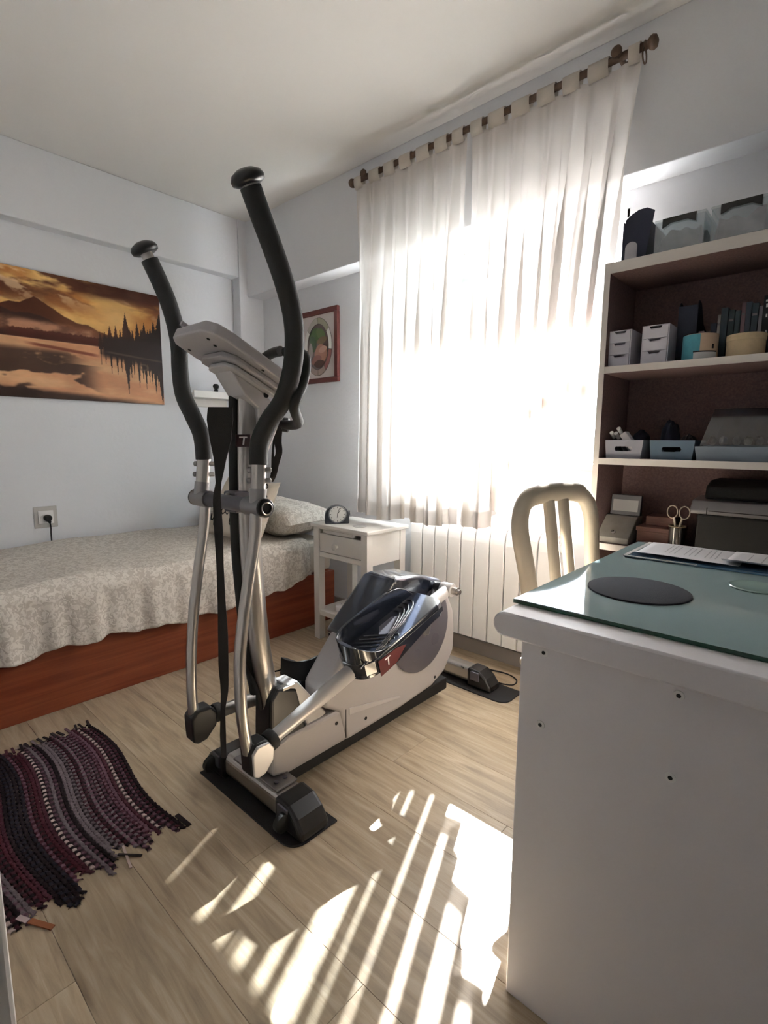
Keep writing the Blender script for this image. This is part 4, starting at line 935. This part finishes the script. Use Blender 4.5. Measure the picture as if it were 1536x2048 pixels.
part('seat', MB().prism([Vector((sc0.x, sc0.y, .43))+cd*(a_*.40)+cnv*(b_-.03) for a_, b_ in sq], (0, 0, .028)), CHM, chair, bevel=.01, segs=3)
for a_ in (-.17, .17):
    part('leg', MB().tube([Vector((sc0.x, sc0.y, 0))+cd*(a_*1.05)+cnv*.37, Vector((sc0.x, sc0.y, .43))+cd*a_+cnv*.35], [.015, .02], 12), CHM, chair, auto=60)
    part('leg', MB().tube([Vector((sc0.x, sc0.y, 0))+cd*(a_*1.0)+cnv*.035, Vector((sc0.x, sc0.y, .46))+cd*a_*.95], [.015, .02], 12), CHM, chair, auto=60)

# ================================================================== BOOKCASE AND CONTENTS
BX0, BX1, BY0, BY1 = -.688, .32, 1.872, 2.16
bc = thing('bookcase', 'tall bookcase with brown boards and white front edges beside the window', 'bookcase', ((BX0+BX1)/2, 2.0, 0))
EDGE = mat('white_edging', (216, 210, 204), .5)
tops = [(1.677, .034), (1.335, .022), (1.02, .022), (.715, .022), (.38, .022), (.08, .022)]
for x_ in (BX0, BX1-.018):
    part('side_panel', B(x_, x_+.018, BY0+.002, BY1, 0, 1.677), BROWN, bc)
    part('edge_strip', B(x_-.0005, x_+.0185, BY0-.001, BY0+.002, 0, 1.677), EDGE, bc)
for i, (z_, t_) in enumerate(tops):
    part('shelf_board', B(BX0+.018, BX1-.018, BY0+.004, BY1-.008, z_-t_, z_), BROWN, bc)
    part('edge_strip', B(BX0+.0185, BX1-.0185, BY0, BY0+.004, z_-t_, z_+.0005), EDGE, bc)
part('back_board', B(BX0+.018, BX1-.018, BY1-.008, BY1, .0, 1.66), BROWN, bc)
S1, S2, S3, S4 = 1.677, 1.335, 1.02, .715
# magazine file
mf = thing('magazine_file', 'navy magazine file with a pale arched label on top of the bookcase', 'magazine file', (-.62, 1.98, S1))
NAVY = mat('navy_card', (34, 38, 60), .55)
mpf = [(-.648, 0), (-.572, 0), (-.552, .145), (-.575, .158), (-.60, .158), (-.622, .148), (-.64, .135)]
part('front', MB().prism([(a_, 1.90, S1+b_) for a_, b_ in mpf], (0, .004, 0)), NAVY, mf, auto=30)
part('side', B(-.648, -.645, 1.904, 2.11, S1, S1+.13), NAVY, mf); part('side', B(-.575, -.572, 1.904, 2.11, S1, S1+.13), NAVY, mf)
part('base', B(-.645, -.575, 1.904, 2.11, S1, S1+.004), NAVY, mf)
part('label', MB().prism([(-.617+a_, 1.8985, S1+b_) for a_, b_ in arch(.019, .062, 14, .001)], (0, .001, 0)), mat('label_grey', (186, 184, 190), .6), mf)
# clear storage boxes
CLEAR = glass_mat('clear_plastic', (.82, .86, .87), .16, .12)
def clear_box(x0, x1, h, label, seed):
    t = thing('storage_box', label, 'storage box', ((x0+x1)/2, 1.98, S1))
    y0, y1 = 1.895, 2.10; g = MB(); d_ = .006
    for q in ((x0, x1, y0, y0+.002), (x0, x1, y1-.002, y1), (x0, x0+.002, y0, y1), (x1-.002, x1, y0, y1)): g.box(q[0], q[1], q[2], q[3], S1, S1+h)
    g.box(x0, x1, y0, y1, S1, S1+.002)
    part('tub', g, CLEAR, t)
    part('lid', B(x0-.003, x1+.003, y0-.003, y1+.003, S1+h, S1+h+.008), CLEAR, t, bevel=.003)
    xm = (x0+x1)/2; wd = (x1-x0)*.34
    hd = [(-wd, h-.022), (-wd, h+.006), (wd, h+.006), (wd, h-.022), (wd*.8, h-.018), (wd*.5, h-.010), (-wd*.5, h-.010), (-wd*.8, h-.018)]
    part('handle', MB().prism([(xm+a_, y0-.009, S1+b_) for a_, b_ in hd], (0, .006, 0)), BLACK, t, bevel=.0015)
    r_ = random.Random(seed)
    cst = MB().grid(lambda u, v: Vector((x0+.008+(x1-x0-.016)*u, y0+.01+(y1-y0-.02)*v, S1+.01+(h*.62+.25*h*mnoise.noise(Vector((u*4+seed, v*4, 0))))*(1 if 0 < u < 1 and 0 < v < 1 else .05))), 16, 16)
    o = cst.build('folded_fabric', mat('grey_fabric%d' % seed, (120+10*(seed % 3), 128, 132), .9, var=.3, vscale=30), smooth=True)
    tag(o, 'crumpled grey fabric inside the clear storage box ' + ('next to the magazine file' if seed == 1 else 'farther along the bookcase top' if seed == 2 else 'at the far end of the bookcase top'), 'fabric')
clear_box(-.545, -.405, .098, 'clear lidded storage box with black handle next to the navy magazine file', 1)
clear_box(-.388, -.238, .098, 'clear lidded storage box with black handle, second from the magazine file', 2)
clear_box(-.222, -.08, .098, 'clear lidded storage box with black handle, third from the magazine file', 3)
# mini drawer units
LILAC = mat('pale_lilac_plastic', (206, 204, 214), .5)
def minidrawers(x0, w_, h, label):
    t = thing('mini_drawer_unit', label, 'drawer unit', (x0+w_/2, 1.94, S2)); y0, y1 = 1.90, 2.02
    c_ = MB().box(x0, x0+.003, y0, y1, S2, S2+h).box(x0+w_-.003, x0+w_, y0, y1, S2, S2+h).box(x0+.003, x0+w_-.003, y0, y1, S2+h-.003, S2+h).box(x0+.003, x0+w_-.003, y0, y1, S2, S2+.003).box(x0+.003, x0+w_-.003, y1-.003, y1, S2+.003, S2+h-.003)
    part('case', c_, LILAC, t)
    dh = (h-.006)/3
    for k in range(3):
        z0 = S2+.003+dh*k+.0008; z1 = z0+dh-.0016; xm = x0+w_/2; a_, b_ = x0+.004, x0+w_-.004
        f = MB().prism([(a_, y0-.002, z0), (b_, y0-.002, z0), (b_, y0-.002, z1), (xm+.02, y0-.002, z1), (xm+.014, y0-.002, z1-.009), (xm-.014, y0-.002, z1-.009), (xm-.02, y0-.002, z1), (a_, y0-.002, z1)], (0, .004, 0))
        f.box(a_, b_, y0+.03, y0+.032, z0, z1)
        part('drawer', f, LILAC, t)
minidrawers(-.668, .072, .122, 'pale lilac three-drawer mini unit closest to the curtain on the bookcase')
minidrawers(-.562, .082, .125, 'pale lilac three-drawer mini unit beside the dark file holder')
# dark file holder
fh = thing('file_holder', 'dark blue slanted file holder between the drawer unit and the books', 'file holder', (-.45, 2.0, S2))
DB = mat('dark_blue_card', (28, 34, 54), .6)
pf = [(1.989, 0), (1.989, .19), (2.003, .205), (2.03, .20), (2.08, .14), (2.145, .12), (2.145, 0)]
part('side', MB().prism([(-.478, a_, S2+b_) for a_, b_ in pf], (.003, 0, 0)), DB, fh); part('side', MB().prism([(-.424, a_, S2+b_) for a_, b_ in pf], (.003, 0, 0)), DB, fh)
part('spine', B(-.478, -.421, 1.985, 1.989, S2, S2+.19), DB, fh); part('base', B(-.475, -.424, 1.989, 2.145, S2, S2+.003), DB, fh)
# books
bcol = [((150, 130, 136), .105, 'small mauve paperback', .016), ((126, 114, 128), .10, 'small grey-mauve paperback', .015), ((60, 62, 78), .125, 'slim slate hardback', .016), ((170, 164, 160), .15, 'thin ivory booklet', .008), ((52, 66, 76), .168, 'tall petrol blue book', .018), ((44, 60, 66), .16, 'dark teal book', .016), ((58, 76, 82), .155, 'teal grey book', .014), ((128, 100, 108), .178, 'tall slim rose-grey book', .011), ((62, 72, 84), .176, 'slate blue book', .014), ((40, 56, 66), .17, 'deep teal hardback', .016), ((130, 126, 134), .16, 'thin silver-grey book', .009), ((28, 26, 34), .188, 'thick black book with white lettering', .026), ((70, 58, 72), .19, 'plum grey book', .018), ((42, 50, 82), .192, 'navy blue book', .018), ((54, 74, 110), .196, 'steel blue book', .018), ((120, 132, 160), .192, 'pale blue book', .012), ((48, 40, 48), .186, 'dark brown book', .018), ((96, 76, 78), .18, 'reddish brown book', .016), ((58, 60, 70), .185, 'graphite book', .02), ((140, 130, 126), .175, 'beige book', .014), ((40, 44, 60), .19, 'midnight blue book', .022), ((90, 96, 104), .17, 'grey book', .016), ((66, 40, 44), .182, 'maroon book', .018)]
x_ = -.417
for i, (cc, h, nm, th) in enumerate(bcol):
    y0 = 1.99+.01*rr.random(); dp = .12+.02*rr.random()
    bk = thing('book', nm+' standing in the row on the bookcase', 'book', (x_+th/2, y0+dp/2, S2), 'books in a row on the bookcase')
    part('cover', MB().box(x_, x_+.0015, y0, y0+dp, S2, S2+h).box(x_+th-.0015, x_+th, y0, y0+dp, S2, S2+h).box(x_+.0015, x_+th-.0015, y0, y0+.0015, S2, S2+h), mat('book%d' % i, cc, .55), bk)
    part('pages', B(x_+.0016, x_+th-.0016, y0+.0016, y0+dp-.003, S2+.003, S2+h-.003), CREAM, bk)
    if nm.startswith('thick black'):
        lt = MB()
        for z_, w_, hh in ((.172, .016, .006), (.158, .013, .011), (.128, .010, .010), (.07, .004, .03)):
            lt.box(x_+th/2-w_/2, x_+th/2-w_/8, y0-.0006, y0-.0001, S2+z_-hh/2, S2+z_+hh/2).box(x_+th/2+w_/8, x_+th/2+w_/2, y0-.0006, y0-.0001, S2+z_-hh/2, S2+z_+hh/2)
        part('spine_lettering', lt, WHITE2, bk)
    elif i % 2: part('spine_band', B(x_+.002, x_+th-.002, y0-.0006, y0-.0001, S2+h*.78, S2+h*.82), mat('spine_band', (120, 114, 118), .6), bk)
    x_ += th+.0015
# round tin and rolls
tn = thing('round_tin', 'round tin, half turquoise and half cream, with a framed label on the bookcase', 'tin', (-.395, 1.93, S2))
tc_ = Vector((-.395, 1.932, S2)); R_ = .05
def cyl_sector(a0, a1, r, h0, h1, n=20):
    pts = [tc_+Vector((r*math.sin(t_), -r*math.cos(t_), h0)) for t_ in np.linspace(a0, a1, n)]
    mb = MB(); mb.v = pts+[p+zz*(h1-h0) for p in pts]; mb.f = [(i, i+1, n+i+1, n+i) for i in range(n-1)]; return mb
part('body', MB().lathe([(R_-.001, 0), (R_-.001, .078), (R_-.004, .08)], tc_, n=36), mat('tin_cream', (206, 178, 152), .5), tn, auto=40)
part('turquoise_band', cyl_sector(-2.6, .18, R_, .0, .078), mat('tin_turquoise', (78, 152, 170), .5, var=.1, vscale=60), tn, smooth=True)
part('label', cyl_sector(-.15, 1.25, R_+.0006, .002, .022), mat('tin_label', (206, 204, 204), .6), tn, smooth=True)
part('label_border', cyl_sector(-.18, 1.28, R_+.0003, .022, .026), INK, tn, smooth=True)
part('bird_mark', cyl_sector(.86, 1.0, R_+.0006, .032, .046, 5), INK, tn, smooth=True)
ro = thing('round_box', 'cream cardboard round box standing right of the turquoise tin', 'box', (-.275, 1.935, S2))
tc2 = Vector((-.275, 1.938, S2))
part('body', MB().lathe([(.05, 0), (.05, .058), (.052, .06)], tc2, n=36), mat('tin_beige', (204, 182, 146), .7, var=.08, vscale=50), ro, auto=40)
part('lid', MB().lathe([(.0515, .048), (.0515, .066), (.048, .068), (.001, .068)], tc2, n=36), mat('tin_beige', (204, 182, 146)), ro, auto=40)
ro['label'] = 'cream round cardboard box standing beside the turquoise tin'; 
# baskets
def basket(x0, x1, h, colr, label):
    t = thing('plastic_basket', label, 'basket', ((x0+x1)/2, 1.96, S3)); y0, y1 = 1.895, 2.06; g = .006
    m_ = mat('basket_%d' % colr[0], colr, .55)
    xm = (x0+x1)/2; zz0, zz1 = S3+.026, S3+.042; hw = .026
    f = MB()
    f.prism([(x0+g, y0, S3), (x1-g, y0, S3), (x1-g*.6, y0, zz0), (x0+g*.6, y0, zz0)], (0, .003, 0))
    f.prism([(x0+g*.6, y0, zz0), (xm-hw, y0, zz0), (xm-hw-.004, y0, (zz0+zz1)/2), (xm-hw, y0, zz1), (x0+g*.3, y0, zz1)], (0, .003, 0))
    f.prism([(xm+hw, y0, zz0), (x1-g*.6, y0, zz0), (x1-g*.3, y0, zz1), (xm+hw, y0, zz1), (xm+hw+.004, y0, (zz0+zz1)/2)], (0, .003, 0))
    f.prism([(x0+g*.3, y0, zz1), (x1-g*.3, y0, zz1), (x1, y0, S3+h), (x0, y0, S3+h)], (0, .003, 0))
    part('front', f, m_, t)
    part('side', MB().prism([(x0+g, y0+.003, S3), (x0+g+.002, y0+.003, S3), (x0+.002, y0+.003, S3+h), (x0, y0+.003, S3+h)], (0, y1-y0-.003, 0)), m_, t)
    part('side', MB().prism([(x1-g-.002, y0+.003, S3), (x1-g, y0+.003, S3), (x1, y0+.003, S3+h), (x1-.002, y0+.003, S3+h)], (0, y1-y0-.003, 0)), m_, t)
    part('back', B(x0+.002, x1-.002, y1-.003, y1, S3, S3+h), m_, t); part('base', B(x0+g+.002, x1-g-.002, y0+.003, y1-.003, S3, S3+.003), m_, t)
basket(-.658, -.532, .064, (160, 160, 170), 'light grey plastic basket with oval grip hole holding markers')
basket(-.512, -.378, .064, (96, 116, 134), 'blue-grey plastic basket with oval grip hole beside the organiser box')
for i, (px_, pz_, tilt) in enumerate(((-.645, .09, .1), (-.63, .088, .15), (-.622, .105, .05))):
    c1 = Vector((px_, 1.915, S3+pz_)); c2 = c1+Vector(((.005, .008, .02)[i], .13, -.07)); c2.z = S3+.0095
    mkx = thing('marker_pen', 'marker pen with white round end sticking out of the light grey basket', 'pen', c2, 'marker pens in the grey basket')
    part('barrel', MB().tube([c2, c1+(c2-c1)*.2], .006, 10), DGREY, mkx, auto=50); part('cap', MB().tube([c1+(c2-c1)*.2, c1], .007, 10), WHITE2, mkx, auto=50)
tag(MB().obox((-.577, 1.922, S3+.05), Vector((.8, 0, .6)), (0, 1, 0), Vector((-.6, 0, .8)), .012, .018, .047).build('eraser_block', mat('eraser', (190, 186, 190), .7), bevel=.003), 'pale tilted block sticking out of the light grey basket', 'block')
def lump(name, c, r, label, m_, cat, seed):
    mb = MB().grid(lambda u, v: Vector(c)+Vector((r[0]*math.sin(math.pi*v)*math.cos(2*math.pi*u), r[1]*math.sin(math.pi*v)*math.sin(2*math.pi*u), -r[2]*math.cos(math.pi*v)))*(1+.3*mnoise.noise(Vector((2.2*math.cos(2*math.pi*u)+seed, 2.2*math.sin(2*math.pi*u), v*4)))), 24, 14)
    return tag(mb.build(name, m_, smooth=True), label, cat)
DKC = mat('dark_navy_cloth', (38, 42, 60), .9)
lump('folded_cloth', (-.568, 2.0, S3+.055), (.026, .034, .045), 'dark navy cloth bundle in the light grey basket', DKC, 'cloth', 1)
lump('folded_cloth', (-.475, 2.0, S3+.07), (.028, .045, .055), 'tall dark navy cloth bundle in the blue-grey basket', DKC, 'cloth', 5)
lump('folded_cloth', (-.415, 1.98, S3+.045), (.025, .045, .035), 'low dark cloth bundle in the blue-grey basket beside the organiser', mat('dark_cloth', (40, 38, 46), .9), 'cloth', 9)
# organiser box
og = thing('organiser_box', 'large smoky transparent organiser box full of small parts on the bookcase', 'organiser', (-.22, 1.98, S3))
SMOKE = glass_mat('smoky_plastic', (.42, .45, .52), .12, .1)
part('tray', MB().box(-.372, -.07, 1.895, 2.1, S3, S3+.003).prism([(-.37, 1.895, S3+.003), (-.07, 1.895, S3+.003), (-.065, 1.893, S3+.045), (-.378, 1.893, S3+.045)], (0, .003, 0)).box(-.372, -.369, 1.9, 2.1, S3, S3+.045).box(-.073, -.07, 1.9, 2.1, S3, S3+.045).box(-.369, -.073, 2.097, 2.1, S3, S3+.045), mat('tray_grey', (126, 138, 150), .5), og)
lidp = [(-.366, 1.90, S3+.046), (-.075, 1.90, S3+.046), (-.095, 1.97, S3+.165), (-.345, 1.97, S3+.165)]
lidm = MB(); a4 = [Vector(p) for p in lidp]; b4 = [Vector((p.x, 2.095 if p.z < S3+.1 else 2.06, p.z)) for p in a4]
lidm.add(a4+b4, [(0, 1, 2, 3), (4, 7, 6, 5), (3, 2, 6, 7), (0, 3, 7, 4), (1, 5, 6, 2)])
part('lid', lidm, SMOKE, og)
part('inner_tray', B(-.362, -.08, 1.93, 2.06, S3+.003, S3+.05), mat('tray_grey', (126, 138, 150)), og, bevel=.002)
for i in range(9):
    cxx = -.343+.031*i; lump('small_part', (cxx, 1.96+.05*rr.random(), S3+.0635), (.0115, .02, .014), 'small loose part inside the smoky organiser box', mat('bits%d' % (i % 3), [(150, 140, 136), (70, 70, 84), (120, 112, 120)][i % 3], .6), 'part', i+20)['group'] = 'small parts in the organiser box'
# money-box style desk unit with a hinged display
mu = thing('metal_desk_box', 'grey metal desk box with sloped lid, round lock and upright glass display', 'box', (-.61, 1.95, S4))
GM = mat('till_metal', (142, 138, 132), .45, metal=.3, var=.1, vscale=30)
part('base', MB().prism([(-.669, a_, S4+b_) for a_, b_ in ((1.895, 0), (1.895, .022), (1.99, .092), (2.05, .092), (2.05, 0))], (.112, 0, 0)), GM, mu, bevel=.003)
lk = Vector((-.616, 1.918, S4+.0395)); ldn = Vector((0, -.593, .805))
lo_ = part('lock', MB().lathe([(.0085, -.001), (.0085, .003), (.005, .004)], lk, ldn, 16), CHROME, mu, auto=40)
part('keyhole', MB().obox(lk+ldn*.0045, (1, 0, 0), Vector((0, .805, .593)), ldn, .0012, .003, .0004), INK, lo_)
dsp = part('display', MB().prism([(-.658, a_, S4+b_) for a_, b_ in ((1.995, .094), (2.005, .168), (2.02, .168), (2.02, .094))], (.105, 0, 0)), mat('till_dark', (62, 62, 68), .4), mu, bevel=.002)
part('display_glass', MB().prism([(-.65+a_, 1.9945+.01*(b_-.094)/.074-.0012, S4+b_) for a_, b_ in ((0, .108), (.088, .108), (.088, .15), (0, .15))], (0, .001, 0)), mat('till_glass', (126, 124, 126), .3), dsp)
# wooden box
wb_ = thing('wooden_box', 'reddish wooden box with a lid between the metal desk box and the scissors', 'box', (-.48, 1.97, S4))
REDW = mat('redwood', (104, 66, 56), .5, var=.2, vscale=30, stretch=(1, 6, 6))
part('body', B(-.545, -.418, 1.945, 2.085, S4, S4+.05), REDW, wb_, bevel=.002); part('lid', B(-.548, -.415, 1.942, 2.088, S4+.05, S4+.066), REDW, wb_, bevel=.002)
part('panel', B(-.53, -.435, 1.99, 2.075, S4+.066, S4+.1), REDW, wb_, bevel=.003)
tag(MB().obox((-.485, 1.905, S4+.01), (1, 0, 0), (0, 1, 0), zz, .035, .008, .01).build('stapler', mat('dark_red_metal', (84, 36, 36), .35), bevel=.004), 'dark red stapler lying before the reddish wooden box', 'stapler')
# glass with scissors
gj = thing('glass_jar', 'small glass jar holding scissors beside the printer', 'jar', (-.410, 1.908, S4))
JC = Vector((-.410, 1.908, S4))
part('wall', MB().lathe([(.024, 0), (.024, .085), (.0225, .085), (.0225, .004), (.001, .004)], JC, n=24), glass_mat('jar_glass', (.7, .7, .68), .15, .05), gj, auto=40)
part('rim', MB().tube([JC+Vector((.0245*math.cos(a_), .0245*math.sin(a_), .085)) for a_ in np.linspace(0, 2*math.pi, 25)], .0025, 8, caps=False), mat('brass_dull', (150, 136, 110), .4, metal=.6), gj, auto=60)
scx = thing('scissors', 'silver-handled scissors standing points down in the glass jar', 'scissors', JC+zz*.01)
sm = mat('scissor_metal', (172, 160, 146), .35, metal=.7)
for s_ in (-1, 1):
    loop = [JC+Vector((s_*.018+.0155*math.sin(a_), 0, .132+.021*math.cos(a_))) for a_ in np.linspace(0, 2*math.pi, 22)]
    part('handle_loop', MB().tube(loop, .0022, 8, caps=False), sm, scx, auto=60)
    part('blade', MB().tube([JC+Vector((s_*.012, s_*.003, .114)), JC+Vector((-s_*.010, s_*.003, .012))], .0035, 6, r2=.0016), sm, scx, auto=60)
part('pivot', MB().lathe([(.004, -.005), (.004, .005)], JC+zz*.072, (0, 1, 0), 10), sm, scx)
# printer
pr_ = thing('printer', 'black printer with a silver front band on the lowest visible shelf', 'printer', (-.12, 1.98, S4))
part('body', B(-.352, .10, 1.885, 2.145, S4, S4+.135), BLACKM, pr_, bevel=.006)
part('silver_band', MB().prism([(-.372, a_, S4+b_) for a_, b_ in ((1.878, .136), (1.876, .15), (1.90, .178), (2.02, .186), (2.02, .136))], (.48, 0, 0)), mat('printer_silver', (126, 124, 126), .35, metal=.5), pr_, bevel=.004)
part('band_seam', B(-.326, -.3245, 1.8745, 1.88, S4+.137, S4+.158), INK, pr_)
part('slot', B(-.32, .09, 1.875, 1.88, S4+.147, S4+.1495), INK, pr_)
part('cover', MB().prism([(-.345, a_, S4+b_) for a_, b_ in ((1.93, .185), (1.945, .225), (2.0, .24), (2.13, .24), (2.14, .136), (2.0, .15))], (.43, 0, 0)), BLACKM, pr_, bevel=.01, segs=3)
part('paper_tray', B(-.29, .04, 1.874, 1.9, S4+.012, S4+.022), BLACK, pr_)
